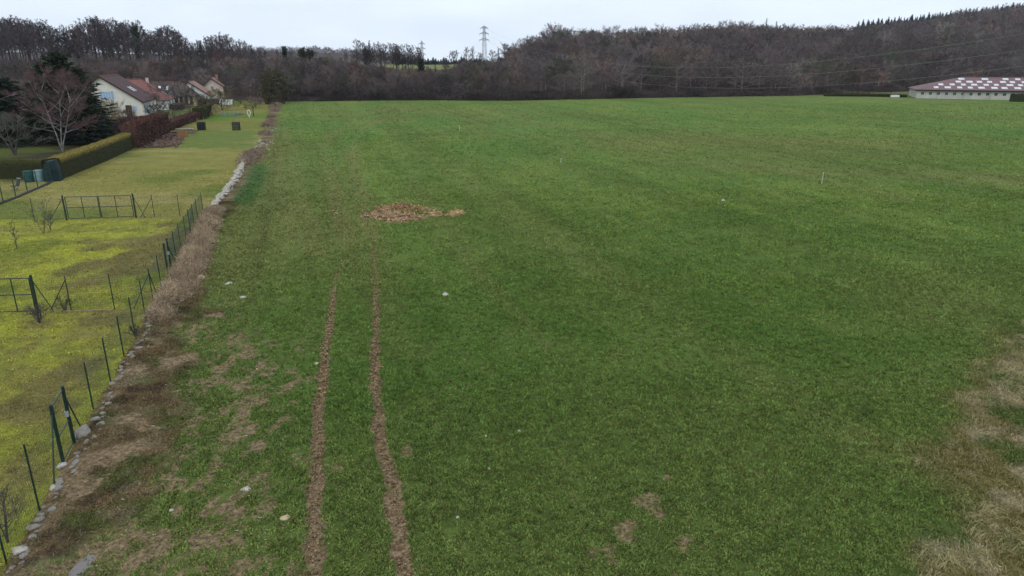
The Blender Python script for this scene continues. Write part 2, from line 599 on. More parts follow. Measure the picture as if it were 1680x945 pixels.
    gc = lerp3(gc, C(0.10, 0.14, 0.025) + 0 * gc, smooth(0.52, 0.70, fbm(x, y, 3.1, 84, 3)) * 0.5)
    gb = smooth(0.53, 0.68, m2 * .6 + m1 * .4) * .8
    for (a, b_, r) in ((P(262, 385) + (3.2,)), (P(225, 425) + (3.0,)), (P(175, 515) + (1.5,)), (P(90, 620) + (1.6,)), (P(60, 660) + (1.3,)), (P(45, 770) + (1.1,)), (P(62, 525) + (1.0,)), (P(150, 455) + (1.6,))):
        rr = np.hypot(x - a, (y - b_) * 0.9) / r + (m1 - .5) * 1.8
        gb = np.maximum(gb, 0.9 * smooth(1.15, 0.5, rr))
    gc = lerp3(gc, C(0.165, 0.120, 0.060) * (0.7 + 0.6 * m1[:, None]), gb * 0.7)
    farl = smooth(46.2, 47.2, y + (m1 - .5) * .6)
    stripe = 0.5 + 0.5 * np.sin(y * 2 * math.pi / 4.2 + 0.3 * x)
    fl = lerp3(C(0.235, 0.220, 0.050), C(0.31, 0.27, 0.095), np.clip(smooth(0.45, 0.65, m2) * .6 + .25 * stripe, 0, 1))
    fl = lerp3(fl, C(0.12, 0.165, 0.025) + 0 * fl, smooth(0.50, 0.68, fbm(x, y, 8, 86, 3)) * 0.7)
    gc = lerp3(gc, fl, farl)
    gl = in_poly(x + (m1 - .5) * 4, y + (fbm(x, y, 2.0, 85, 4) - .5) * 6, GREENLAWN)
    gc[gl] = (lerp3(C(0.145, 0.185, 0.038), C(0.205, 0.205, 0.05), smooth(0.5, 0.7, m2)))[gl]
    y3 = smooth(112, 113, y)
    gc = lerp3(gc, lerp3(C(0.20, 0.185, 0.045), C(0.11, 0.18, 0.02), smooth(.45, .6, fbm(x, y, 7, 87, 3)) * (0.4 + .6 * smooth(128, 132, y))), y3)
    bd = in_poly(x + (m1 - .5) * 3, y + (m1 - .5) * 3, BED)
    gc[bd] = (C(0.10, 0.058, 0.045) * (0.6 + 0.8 * n2[:, None]))[bd]
    # shaded plots behind the hedges: leaf litter and thin grass
    hx = x - np.interp(y, [55, 64.8, 90.4, 142, 200], [-44, -41.2, -48, -62, -84])
    litter = smooth(-0.5, -2.5, hx) * smooth(60, 66, y)
    lc = lerp3(C(0.06, 0.05, 0.03), C(0.11, 0.13, 0.03), smooth(0.4, 0.6, m2))
    gc = lerp3(gc, lc, litter)
    col[g] = gc[g]
    soil[g] = 0.0
    zone[g] = 2
    # wood floor
    ed = y - EDGE(x, y)
    w = smooth(-1.5, 1.5, ed + (n1 - .5) * 3)
    px = PX(x, y)
    fieldtop = (px > 625) & (px < 752) & (y > 285) & (y < 618)
    mead = (px > 1290) & (y < 300) & (y > 222)
    wc = lerp3(C(0.055, 0.040, 0.030), C(0.085, 0.06, 0.045), n1)
    wc[fieldtop] = C(0.17, 0.18, 0.05)
    col = lerp3(col, wc, w)
    mm = smooth(222, 226, y) * (px > 1290) * (ed < 2)
    col = lerp3(col, C(0.115, 0.13, 0.045) + 0 * col, mm * 0.9)
    # pale dry strip where the field meets the trees
    es = np.exp(-((ed + 3.0) / 2.0) ** 2) * (0.3 + 0.7 * (px > 1000)) * (d > 0)
    col = lerp3(col, C(0.17, 0.15, 0.085) + 0 * col, es * 0.7)
    soil = soil * (1 - w)
    zone[w > 0.5] = 3
    return col, np.clip(soil, 0, 1), zone


def steps(*segs):
    a = []
    for (s, e, st) in segs:
        a.append(np.arange(s, e, st))
    return np.concatenate(a + [np.array([segs[-1][1]])])


gx = steps((-1500, -300, 40), (-300, -70, 4), (-70, -30, 0.5), (-30, -14, 0.16), (-14, 22, 0.08), (22, 40, 0.25), (40, 170, 1.5), (170, 900, 9), (900, 1800, 60))
gy = steps((-150, 0, 10), (0, 10, 0.5), (10, 34, 0.08), (34, 60, 0.16), (60, 100, 0.3), (100, 150, 0.6), (150, 300, 1.5), (300, 900, 8), (900, 2600, 40))
XX, YY = np.meshgrid(gx, gy)
nx, ny = len(gx), len(gy)
fx, fy = XX.ravel(), YY.ravel()
GZv = Z(fx, fy)
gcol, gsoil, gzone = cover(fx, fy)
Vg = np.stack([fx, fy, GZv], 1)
ii = (np.arange(ny - 1)[:, None] * nx + np.arange(nx - 1)[None, :]).ravel()
quads = np.stack([ii, ii + 1, ii + nx + 1, ii + nx], 1)
qx, qy = fx[ii] + 0.5 * (fx[ii + 1] - fx[ii]), fy[ii] + 0.5 * (fy[ii + nx] - fy[ii])
qd = qx - WX(qy)
qe = qy - EDGE(qx, qy)


def ground_mat():
    m, n, b = new_mat("ground_cover", 0.95, 0.12)
    L = n.links.new
    at = n.nodes.new("ShaderNodeAttribute"); at.attribute_name = "cover"
    so = n.nodes.new("ShaderNodeAttribute"); so.attribute_name = "soil"
    geo = n.nodes.new("ShaderNodeNewGeometry")

    def noise(scale, detail=4, rough=0.6):
        q = n.nodes.new("ShaderNodeTexNoise")
        q.inputs['Scale'].default_value = scale
        q.inputs['Detail'].default_value = detail
        q.inputs['Roughness'].default_value = rough
        L(geo.outputs['Position'], q.inputs['Vector'])
        return q

    def mth(op, a, b_=None, c=None):
        q = n.nodes.new("ShaderNodeMath")
        q.operation = op
        for i, v in enumerate((a, b_, c)):
            if v is None: continue
            if isinstance(v, (int, float)): q.inputs[i].default_value = v
            else: L(v, q.inputs[i])
        return q.outputs[0]
    nA, nB, nC = noise(3.2, 6, 0.68), noise(14, 4, 0.7), noise(0.55, 4, 0.6)
    # fine brightness texture of leaves
    v = mth('MULTIPLY_ADD', nB.outputs['Fac'], 1.7, -0.85)
    v2 = mth('MULTIPLY_ADD', nA.outputs['Fac'], 1.1, -0.55)
    v3 = mth('MULTIPLY_ADD', nC.outputs['Fac'], 0.6, -0.3)
    s = mth('ADD', mth('ADD', v, v2), mth('ADD', v3, 1.0))
    s = mth('MAXIMUM', s, 0.25)
    mul = mixn(n, 'MULTIPLY', 1.0)
    L(at.outputs['Color'], mul.inputs['A'])
    comb = n.nodes.new("ShaderNodeCombineColor")
    for i in range(3): L(s, comb.inputs[i])
    L(comb.outputs[0], mul.inputs['B'])
    # soil
    sr = n.nodes.new("ShaderNodeValToRGB")
    sr.color_ramp.elements[0].position = 0.36; sr.color_ramp.elements[0].color = (0.088, 0.057, 0.028, 1)
    sr.color_ramp.elements[1].position = 0.66; sr.color_ramp.elements[1].color = (0.43, 0.31, 0.18, 1)
    nS = noise(8.0, 6, 0.75)
    L(nS.outputs['Fac'], sr.inputs[0])
    nM = noise(4.5, 5, 0.65)
    f = mth('MULTIPLY_ADD', so.outputs['Fac'], 1.7, -0.95)
    f = mth('ADD', f, mth('MULTIPLY_ADD', nM.outputs['Fac'], 2.6, -1.3))
    f = mth('ADD', f, mth('MULTIPLY_ADD', nB.outputs['Fac'], 1.6, -0.8))
    f = mth('MULTIPLY_ADD', f, 4.0, 0.5)
    cl = n.nodes.new("ShaderNodeClamp"); L(f, cl.inputs[0])
    mx = mixn(n)
    L(cl.outputs[0], mx.inputs['Factor'])
    L(mul.outputs['Result'], mx.inputs['A'])
    L(sr.outputs[0], mx.inputs['B'])
    L(mx.outputs['Result'], b.inputs['Base Color'])
    bp = n.nodes.new("ShaderNodeBump")
    bp.inputs['Strength'].default_value = 0.9
    bp.inputs['Distance'].default_value = 0.12
    L(mth('ADD', nB.outputs['Fac'], nA.outputs['Fac']), bp.inputs['Height'])
    L(bp.outputs[0], b.inputs['Normal'])
    return m


M['ground'] = ground_mat()
is_hill = qe > 0
is_lawn = (~is_hill) & (qd < 0) & (qy > -60)
is_field = (~is_hill) & (~is_lawn)
for nm, mask in (("field", is_field), ("lawn", is_lawn), ("hill", is_hill)):
    q = quads[mask]
    used = np.zeros(len(Vg), bool)
    used[q.ravel()] = True
    remap = np.cumsum(used) - 1
    so = np.repeat(gsoil[used][:, None], 3, 1)
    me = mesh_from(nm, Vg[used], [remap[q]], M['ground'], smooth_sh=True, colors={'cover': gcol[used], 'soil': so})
    tag(link(nm, me), kind='structure')

# ------------------------------------------------------------------ low vegetation close to the camera
def blades(n_pts, x, y, k, lmin, lmax, w, elev, colfn, seed, spread=0.05, bend=0.0):
    """k leaves at each of the points; returns V, F, colours"""
    r = np.random.default_rng(seed)
    N = len(x) * k
    X = np.repeat(x, k) + r.normal(0, spread, N)
    Y = np.repeat(y, k) + r.normal(0, spread, N)
    Zb = Z(X, Y) - 0.005
    a = r.uniform(0, 2 * math.pi, N)
    e = r.uniform(elev[0], elev[1], N)
    l = r.uniform(lmin, lmax, N)
    d = np.stack([np.cos(a) * np.cos(e), np.sin(a) * np.cos(e), np.sin(e)], 1)
    s = unit(np.cross(d, r.normal(0, 1, (N, 3))))
    B = np.stack([X, Y, Zb], 1)
    ww = (w * r.uniform(.6, 1.3, N))[:, None]
    T = B + d * l[:, None]
    c = colfn(X, Y, r)
    if bend:
        mid = B + d * l[:, None] * 0.55 + np.array([[0, 0, bend]]) * l[:, None]
        V = np.stack([B - s * ww * .4, B + s * ww * .4, mid + s * ww * .5, mid - s * ww * .5, T], 1).reshape(-1, 3)
        i = np.arange(N) * 5
        return V, [np.stack([i, i + 1, i + 2, i + 3], 1), np.stack([i + 3, i + 2, i + 4], 1)], np.repeat(c, 5, 0)
    V = np.stack([B, B + d * l[:, None] * 0.6 + s * ww, T, B + d * l[:, None] * 0.6 - s * ww], 1).reshape(-1, 3)
    i = np.arange(N) * 4
    return V, [np.stack([i, i + 1, i + 2, i + 3], 1)], np.repeat(c, 4, 0)


def join(parts):
    off, Vs, Fs, Cs = 0, [], {}, []
    for V, F, c in parts:
        for f in F:
            Fs.setdefault(f.shape[1], []).append(f + off)
        Vs.append(V); Cs.append(c); off += len(V)
    return np.concatenate(Vs), [np.concatenate(v) for v in Fs.values()], np.concatenate(Cs)


def scatter(n, y0, y1, seed, xmin=None, xmax=None):
    r = np.random.default_rng(seed)
    y = np.sqrt(r.uniform(y0 * y0, y1 * y1, n))
    half = 0.80 * y + 3.5
    x = r.uniform(-1, 1, n) * half
    return x, y


def zone_points(n, y0, y1, seed, zones, soilmax=0.35, fade=0.0, xy=None):
    x, y = scatter(n, y0, y1, seed) if xy is None else xy
    if fade:
        q = np.random.default_rng(seed + 9).random(n)
        k0 = q < np.clip((y1 - y) / (fade * (y1 - y0)), 0, 1) * np.clip((y - y0 + 2) / (.12 * (y1 - y0)), 0, 1)
        k0 &= fbm(x, y, .16 if y0 < 30 else .5, 97, 2) > np.random.default_rng(seed + 8).uniform(.22, .56, n)
        x, y = x[k0], y[k0]
        n = len(x)
    c, s, z = cover(x, y)
    r = np.random.default_rng(seed + 1)
    keep = np.isin(z, zones) & (s < soilmax + r.uniform(-.28, .45, n))
    return x[keep], y[keep]


def crop_col(X, Y, r):
    c, s, z = cover(X, Y)
    c = c * (.84 + .42 * smooth(.25, .75, fbm(X, Y, .17, 96, 2)))[:, None] * r.uniform(.95, 1.75, (len(X), 1)) * np.stack([r.uniform(.85, 1.25, len(X)), np.ones(len(X)), r.uniform(.9, 1.3, len(X))], 1)
    dead = r.random(len(X)) < .04
    c[dead] = C(0.20, 0.145, 0.075) * r.uniform(.5, 1.3, (dead.sum(), 1))
    return c


parts = []
for (n, y0, y1, k, l0, l1, w, sd) in ((120000, 10.5, 22, 7, .05, .11, .015, 101), (130000, 18, 36, 6, .05, .12, .019, 103), (110000, 30, 60, 5, .06, .14, .030, 105),
                                      (90000, 48, 110, 4, .07, .15, .050, 107), (80000, 85, 200, 3, .08, .16, .10, 109)):
    x, y = zone_points(n, y0, y1, sd, [0], fade=.4)
    parts.append(blades(0, x, y, k, l0, l1, w, (0.15, 1.2), crop_col, sd, 0.05 if y0 < 30 else .12))
V, F, c = join(parts)
tag(link("crop_plants", mesh_from("crop_plants", V, F, M['plant'], colors={'tint': c})), "low leafy green crop covering the open field", "crop", kind='stuff')

parts = []
for (n, y0, y1, k, l0, l1, w, sd) in ((26000, 10.5, 22, 5, .03, .08, .012, 111), (24000, 22, 40, 4, .05, .10, .020, 113), (26000, 38, 70, 4, .04, .08, .035, 115)):
    x, y = zone_points(n, y0, y1, sd, [2])
    parts.append(blades(0, x, y, k, l0, l1, w, (0.2, 1.3), crop_col, sd, 0.06))
V, F, c = join(parts)
tag(link("lawn_grass", mesh_from("lawn_grass", V, F, M['plant'], colors={'tint': c})), "short mossy yellow green grass of the gardens", "grass", kind='stuff')


def dry_col(X, Y, r):
    c, s, z = cover(X, Y)
    return c * r.uniform(0.8, 1.7, (len(X), 1))


parts = []
r = np.random.default_rng(122)
y = np.sqrt(r.uniform(10.5 ** 2, 52 ** 2, 60000))
x, y = zone_points(60000, 0, 0, 121, [1], 0.6, xy=(WX(y) + r.uniform(-.3, 4.2, 60000), y))
parts.append(blades(0, x, y, 7, .04, .15, .009, (0.05, 0.8), dry_col, 121, 0.09))
V, F, c = join(parts)
tag(link("verge_grass", mesh_from("verge_grass", V, F, M['plant'], colors={'tint': c})), "brown dead grass and weeds along the stone edging", "grass", kind='stuff')

# tussocks of dead grass at the right hand edge, combed over to one side
r = np.random.default_rng(132)
y = np.sqrt(r.uniform(10.5 ** 2, 42 ** 2, 60000))
x0_ = np.interp(y, REDGE_Y, REDGE_X) - 2
x = x0_ + r.random(60000) * np.maximum(.8 * y + 3.5 - x0_, .1)
x, y = zone_points(60000, 0, 0, 131, [4], 1.1, xy=(x, y))
parts = [blades(0, x, y, 5, .06, .16, .012, (0.2, 1.2), dry_col, 131, 0.06)]
r = np.random.default_rng(133)
tx, ty = zone_points(9000, 10.5, 42, 135, [4], 1.1)
tn = fbm(tx, ty, 1.1, 71, 4)
k = tn > r.uniform(.28, .60, len(tn))
tx, ty = tx[k], ty[k]
NB = 46
N = len(tx) * NB
base = np.stack([np.repeat(tx, NB) + r.normal(0, .10, N), np.repeat(ty, NB) + r.normal(0, .10, N), np.zeros(N)], 1)
base[:, 2] = Z(base[:, 0], base[:, 1])
lean = np.repeat(fbm(tx, ty, 2.0, 77, 2) * 9, NB) + r.normal(0, 0.55, N)
L_ = r.uniform(.18, .48, N)
d1 = np.stack([np.cos(lean) * .55, np.sin(lean) * .55, np.full(N, .75)], 1) + r.normal(0, .18, (N, 3))
d2 = np.stack([np.cos(lean) * .95, np.sin(lean) * .95, np.full(N, -.18)], 1) + r.normal(0, .15, (N, 3))
m_ = base + d1 * L_[:, None] * .45
e_ = m_ + d2 * L_[:, None] * .65
e_[:, 2] = np.maximum(e_[:, 2], Z(e_[:, 0], e_[:, 1]) + .01)
s_ = unit(np.cross(d1, r.normal(0, 1, (N, 3)))) * 0.0042
V = np.stack([base - s_, base + s_, m_ + s_, m_ - s_, e_], 1).reshape(-1, 3)
i = np.arange(N) * 5
tc_ = np.repeat(r.uniform(.75, 1.2, len(tx)), NB)[:, None] * r.uniform(.7, 1.25, (N, 1)) * C(0.39, 0.335, 0.16)
parts.append((V, [np.stack([i, i + 1, i + 2, i + 3], 1), np.stack([i + 3, i + 2, i + 4], 1)], np.repeat(tc_, 5, 0)))
V, F, c = join(parts)
tag(link("dead_grass", mesh_from("dead_grass", V, F, M['plant'], colors={'tint': c})), "pale dead grass tussocks at the right edge of the field", "grass", kind='stuff')

# the bramble thicket along the far half of the fence
r = np.random.default_rng(141)
ty = r.uniform(26.3, 49.0, 4200)
wd = np.interp(ty, [26, 29, 33, 38, 44, 49], [0.3, 1.2, 1.5, 1.35, 1.3, .8])
tx = WX(ty) + 0.15 + r.beta(1.3, 1.6, len(ty)) * wd
hgt = np.interp((tx - WX(ty)) / wd, [0, .4, 1], [.42, .45, .1]) * np.clip(-.2 + 2.4 * fbm(tx, ty, 1.2, 143, 3), .25, 2)
kk = fbm(tx, ty, .8, 145, 3) > r.uniform(.30, .60, len(ty))
tx, ty, wd, hgt = tx[kk], ty[kk], wd[kk], hgt[kk]
NB = 26
N = len(tx) * NB
base = np.stack([np.repeat(tx, NB) + r.normal(0, .14, N), np.repeat(ty, NB) + r.normal(0, .14, N), np.zeros(N)], 1)
base[:, 2] = Z(base[:, 0], base[:, 1]) + r.uniform(0, .75, N) * np.repeat(hgt, NB)
d1 = unit(r.normal(0, 1, (N, 3)) + np.array([[0.1, -.1, .5]]))
L_ = r.uniform(.12, .36, N)
s_ = unit(np.cross(d1, r.normal(0, 1, (N, 3)))) * 0.009
V = np.stack([base - s_, base + s_, base + d1 * L_[:, None]], 1).reshape(-1, 3)
i = np.arange(N) * 3
cc = C(0.46, 0.345, 0.225) * r.uniform(.35, 1.5, (N, 1)) * np.repeat(0.65 + .7 * fbm(tx, ty, .9, 144, 3), NB)[:, None]
tag(link("bramble_thicket", mesh_from("bramble_thicket", V, [np.stack([i, i + 1, i + 2], 1)], M['plant'], colors={'tint': np.repeat(cc, 3, 0)})),
    "tangle of dry pinkish grey bramble stems along the fence", "brambles", kind='stuff')

# brambles on the far bank of the gardens
ty = r.uniform(72, 186, 1500)
tx = WX(ty) + r.uniform(-.3, .9, len(ty))
kk = fbm(tx, ty, 7, 151, 3) > 0.50
tx, ty = tx[kk], ty[kk]
NB = 22
N = len(tx) * NB
base = np.stack([np.repeat(tx, NB) + r.normal(0, .35, N), np.repeat(ty, NB) + r.normal(0, .45, N), np.zeros(N)], 1)
base[:, 2] = Z(base[:, 0], base[:, 1]) + r.uniform(0, .8, N) * np.repeat(fbm(tx, ty, 6, 153, 2), NB) * np.repeat(np.interp(ty, [70, 110, 180], [.4, .8, 1.1]), NB)
d1 = unit(r.normal(0, 1, (N, 3)) + np.array([[0, 0, .5]]))
L_ = r.uniform(.2, .6, N)
s_ = unit(np.cross(d1, r.normal(0, 1, (N, 3)))) * 0.03
V = np.stack([base - s_, base + s_, base + d1 * L_[:, None]], 1).reshape(-1, 3)
i = np.arange(N) * 3
cc = C(0.26, 0.19, 0.135) * r.uniform(.5, 1.5, (N, 1))
tag(link("bank_scrub", mesh_from("bank_scrub", V, [np.stack([i, i + 1, i + 2], 1)], M['plant'], colors={'tint': np.repeat(cc, 3, 0)})),
    "brown scrub on the bank between the far gardens and the field", "scrub", kind='stuff')


# ------------------------------------------------------------------ trees
def ring_tubes(A, B, ra, rb, n):
    """vectorised tapered tubes from A to B"""
    d = unit(B - A)
    h = np.where(np.abs(d[:, 2:3]) > .9, np.array([[1., 0, 0]]), np.array([[0, 0, 1.]]))
    u = unit(np.cross(d, h))
    w = np.cross(d, u)
    t = np.arange(n) / n * 2 * math.pi
    ring = (u[:, None, :] * np.cos(t)[None, :, None] + w[:, None, :] * np.sin(t)[None, :, None])
    V = np.concatenate([A[:, None, :] + ring * ra[:, None, None], B[:, None, :] + ring * rb[:, None, None]], 1).reshape(-1, 3)
    base = (np.arange(len(A)) * 2 * n)[:, None, None]
    k = np.arange(n)
    q = np.stack([k, (k + 1) % n, n + (k + 1) % n, n + k], 1)[None]
    return V, [(base + q).reshape(-1, 4)], None


def twig_tris(A, B, w, r):
    d = unit(B - A)
    s = unit(np.cross(d, r.normal(0, 1, A.shape))) * np.asarray(w).reshape(-1, 1) * 0.5
    V = np.stack([A - s, A + s, B], 1).reshape(-1, 3)
    i = np.arange(len(A)) * 3
    return V, [np.stack([i, i + 1, i + 2], 1)], None


def jn(parts):
    return join([(V, F, np.ones((len(V), 3), np.float32)) for V, F, _ in parts])[:2]


def children(A, D, n, t0, t1, spread, up, lf, r):
    """n children on each parent (start A, vector D)"""
    N = len(A)
    t = r.uniform(t0, t1, (N, n))
    L = np.linalg.norm(D, axis=1)[:, None]
    s = A[:, None, :] + D[:, None, :] * t[:, :, None]
    dr = unit(unit(D)[:, None, :] * 1.0 + unit(r.normal(0, 1, (N, n, 3))) * spread + np.array([0, 0, up]))
    l = L * lf * r.uniform(.6, 1.25, (N, n)) * (1.15 - .55 * t)
    return s.reshape(-1, 3), (dr * l[:, :, None]).reshape(-1, 3)


def tree_geo(seed, H=16, cr=4.2, cb=0.42, n=(16, 5, 5, 4), tr=0.22, tw=0.06, up=0.5, lean=0.03, stems=1, rise=1.0, shape='tall'):
    r = np.random.default_rng(seed)
    tk, cr_parts = [], []
    LA, LD = [], []
    for st in range(stems):
        az0 = r.uniform(0, 6.28)
        out = (0 if stems == 1 else r.uniform(.15, .4))
        seg = 7
        zz = np.linspace(0, H * r.uniform(.86, 1.0) if stems > 1 else H * 0.93, seg + 1)
        off = np.cumsum(r.normal(0, lean * H / seg, (seg + 1, 2)), 0)
        off[0] = 0
        pts = np.stack([off[:, 0] + np.cos(az0) * out * zz * .7, off[:, 1] + np.sin(az0) * out * zz * .7, zz], 1)
        rad = tr * (1 - 0.86 * (zz / zz[-1]) ** 1.1) / (1 if stems == 1 else 1.5)
        tk.append(ring_tubes(pts[:-1], pts[1:], rad[:-1], rad[1:], 6))
        m = max(3, n[0] // stems)
        h = cb + (0.97 - cb) * (np.arange(m) + r.uniform(0, 1, m)) / m
        hh = h * zz[-1]
        px_, py_ = np.interp(hh, zz, pts[:, 0]), np.interp(hh, zz, pts[:, 1])
        az = np.arange(m) * 2.4 + r.uniform(0, 1, m) + az0
        f = (h - cb) / (1 - cb)
        if shape == 'tall':
            ln = cr * (1.0 - 0.55 * f ** 1.5) * r.uniform(.75, 1.2, m)
            el = 0.45 + 0.75 * f
        elif shape == 'round':
            ln = cr * (1.05 * np.sqrt(np.clip(1.05 - (f * 1.0 - .15) ** 2 * .9, 0.2, 1))) * r.uniform(.8, 1.1, m)
            el = 0.25 + 1.0 * f
        else:   # narrow
            ln = cr * (0.6 - 0.3 * f) * r.uniform(.75, 1.2, m)
            el = 0.9 + 0.4 * f
        el = el * rise
        D = np.stack([np.cos(az) * np.cos(el), np.sin(az) * np.cos(el), np.sin(el)], 1) * ln[:, None]
        A = np.stack([px_, py_, hh], 1)
        LA.append(A); LD.append(D)
    A1, D1 = np.concatenate(LA), np.concatenate(LD)
    mid = A1 + D1 * .5 + r.normal(0, .05 * cr, A1.shape)
    end = A1 + D1 + np.array([[0, 0, .12]]) * np.linalg.norm(D1, axis=1)[:, None]
    rl = tr * 0.36
    tk.append(ring_tubes(A1, mid, np.full(len(A1), rl), np.full(len(A1), rl * .65), 4))
    tk.append(ring_tubes(mid, end, np.full(len(A1), rl * .65), np.full(len(A1), rl * .2), 4))
    A2, D2 = children(A1, end - A1, n[1], .25, 1.0, .75, up * .5, .52, r)
    cr_parts.append(ring_tubes(A2, A2 + D2, np.full(len(A2), rl * .32), np.full(len(A2), rl * .1), 3))
    A3, D3 = children(A2, D2, n[2], .2, 1.0, .8, up * .5, .58, r)
    cr_parts.append(twig_tris(A3, A3 + D3, tw * 1.15, r))
    A4, D4 = children(A3, D3, n[3], .15, 1.0, .9, up * .6, .75, r)
    cr_parts.append(twig_tris(A4, A4 + D4, tw * .75, r))
    (tv, tf), (cv, cf) = jn(tk), jn(cr_parts)
    q = H / np.percentile(cv[:, 2], 99.8)
    tv[:, 2] *= q; cv[:, 2] *= q
    for w_ in (A1, end, A2, D2): w_[:, 2] *= q
    return (tv, tf), (cv, cf), (A1, end, A2, A2 + D2)


def tree_thing(name, label, cat, seed, group=None, twig=None, bark=None, loc=(0, 0, 0), scale=(1, 1, 1), color=(1, 1, 1, 1), rz=0, ivy=0, **kw):
    (tv, tf), (cv, cf), skel = tree_geo(seed, **kw)
    t = thing(name, label, cat, loc, rz, group, scale)
    a = link("trunk", mesh_from("trunk", tv, tf, bark or M['bark'], smooth_sh=True), t)
    b = link("crown", mesh_from("crown", cv, cf, twig or M['twig']), t)
    a.color = color
    b.color = color
    if ivy:
        r = np.random.default_rng(seed + 5)
        H = kw.get('H', 16)
        n = int(ivy * 1400)
        zc = r.uniform(.05, .85, n) * H
        rr = 0.7 * np.clip(1.05 - (zc / H / .9) ** 1.5, .05, 1) * r.uniform(.3, 1.15, n)
        an = r.uniform(0, 6.28, n)
        Pp = [np.stack([np.cos(an) * rr, np.sin(an) * rr, zc], 1)]
        A1, E1, A2, E2 = skel
        q = r.integers(0, len(A1), n)
        tt = r.uniform(0, 1, n)[:, None] ** 1.3
        Pp.append(A1[q] * (1 - tt) + E1[q] * tt + r.normal(0, .28, (n, 3)))
        Pp = np.concatenate(Pp)
        link("ivy", leaf_mesh("ivy", Pp, .22, r, M['ivy']), t)
    return t


def leaf_mesh(name, Pp, size, r, m, tint=None):
    N = len(Pp)
    a = unit(r.normal(0, 1, (N, 3)))
    b = unit(np.cross(a, r.normal(0, 1, (N, 3))))
    sz = (size * r.uniform(.6, 1.4, N))[:, None]
    V = np.stack([Pp - a * sz, Pp + b * sz * .6, Pp + a * sz, Pp - b * sz * .6], 1).reshape(-1, 3)
    i = np.arange(N) * 4
    c = {'tint': np.repeat(tint, 4, 0)} if tint is not None else None
    return mesh_from(name, V, [np.stack([i, i + 1, i + 2, i + 3], 1)], m, colors=c)


def conifer(name, label, cat, seed, H, rad, layers, per, loc, group=None, m=None, lw=.35, droop=.25, rz=0, taper=0.9, trk=.2):
    r = np.random.default_rng(seed)
    t = thing(name, label, cat, loc, rz, group)
    MB().tube((0, 0, 0), (0, 0, H * .95), trk, .03, 7).build("trunk", M['bark'], t)
    n = layers * per
    h = r.uniform(.06, 1, n)
    ln = rad * ((1 - h) ** taper) * r.uniform(.55, 1.15, n) * (0.75 + .5 * vnoise(h * 7, r.integers(0, 5, n) * 3.1, seed)) + .12
    az = r.uniform(0, 6.28, n)
    A = np.stack([0 * h, 0 * h, h * H], 1)
    D = np.stack([np.cos(az) * ln, np.sin(az) * ln, (-droop + .55 * h) * ln], 1)
    A2 = np.repeat(A, 7, 0) + np.repeat(D, 7, 0) * np.tile(np.linspace(.15, .92, 7), n)[:, None]
    L2 = np.repeat(ln, 7) * .34
    az2 = np.repeat(az, 7) + r.choice([-1, 1], len(A2)) * r.uniform(.2, 1.2, len(A2))
    D2 = np.stack([np.cos(az2) * L2, np.sin(az2) * L2, r.uniform(-.35, .15, len(A2)) * L2], 1)
    parts = [twig_tris(A, A + D, np.full(n, lw * .6), r), twig_tris(A2, A2 + D2, np.full(len(A2), lw), r)]
    V, F = jn(parts)
    link("crown", mesh_from("crown", V, F, m or M['leaf_dark']), t)
    return t


def tone(r, kind):
    k = r.uniform(.8, 1.25)
    base = {'grey': (1.0, 1.0, 1.05), 'purple': (1.05, .88, .98), 'red': (1.35, .85, .80), 'olive': (.95, 1.0, .62), 'pale': (1.7, 1.6, 1.5), 'dark': (.62, .62, .62), 'tan': (1.7, 1.3, 1.0)}[kind]
    return tuple(c * k for c in base) + (1.0,)


# tall wood behind the houses and the loose rows on the plateau: prototypes are the first trees placed
tall_protos, round_protos = [], []
rr = random.Random(3)
n_bare = [0]
TALLG = "bare trees of the tall wood on the left"
RIDGEG = "bare trees along the front of the hillside wood"


def tall_tree(px, Y, ytop, kind, label, group):
    x = (px - 840) / 1208 * Y
    g = z1(x, Y)
    H = max(5.0, HT(ytop, Y) - g)
    sc = H / 16.0
    if len(tall_protos) < 9:
        i = len(tall_protos)
        o = tree_thing("bare_tree", label, "tree", 200 + i, group, H=16, cr=3.6 + .25 * (i % 3), cb=[.30, .24, .38][i % 3], n=(22, 5, 6, 5), tr=.24, tw=.075, shape='tall' if i % 4 != 3 else 'narrow',
                       color=tone(rr, kind), loc=(x, Y, g - .3), scale=(sc, sc, sc), rz=rr.uniform(0, 6))
        tall_protos.append(o)
    else:
        s2 = sc * rr.uniform(.9, 1.15)
        o = copy_tree(rr.choice(tall_protos), (x, Y, g - .3), rr.uniform(0, 6.28), (s2, s2, sc), label, "tree", group, tone(rr, kind))
    n_bare[0] += 1
    return o


def round_tree(px, Y, H, kind, label, group, wide=1.0):
    x = (px - 840) / 1208 * Y
    g = z1(x, Y)
    sc = H / 10.0
    if len(round_protos) < 7:
        i = len(round_protos)
        o = tree_thing("bare_tree", label, "tree", 300 + i, group, H=10, cr=3.9, cb=.22, n=(17, 6, 6, 5), tr=.16, tw=.085, shape='round', color=tone(rr, kind), loc=(x, Y, g - .3), scale=(sc, sc, sc), up=.35)
        round_protos.append(o)
    else:
        o = copy_tree(rr.choice(round_protos), (x, Y, g - .3), rr.uniform(0, 6.28), (sc * wide, sc * wide, sc), label, "tree", group, tone(rr, kind))
    n_bare[0] += 1
    return o


def tall_label(px, row):
    w = ["front rank", "second rank", "rear rank", "wood foot"][row]
    for lim, t_ in ((60, "at the far left, above the fruit tree"), (160, "above the birch and the conifers"), (240, "above the cream house"), (310, "above the red and grey roofs"), (370, "above the two white gables"), (500, "at the right end of the wood")):
        if px < lim: return "tall bare tree, %s, %s" % (w, t_)


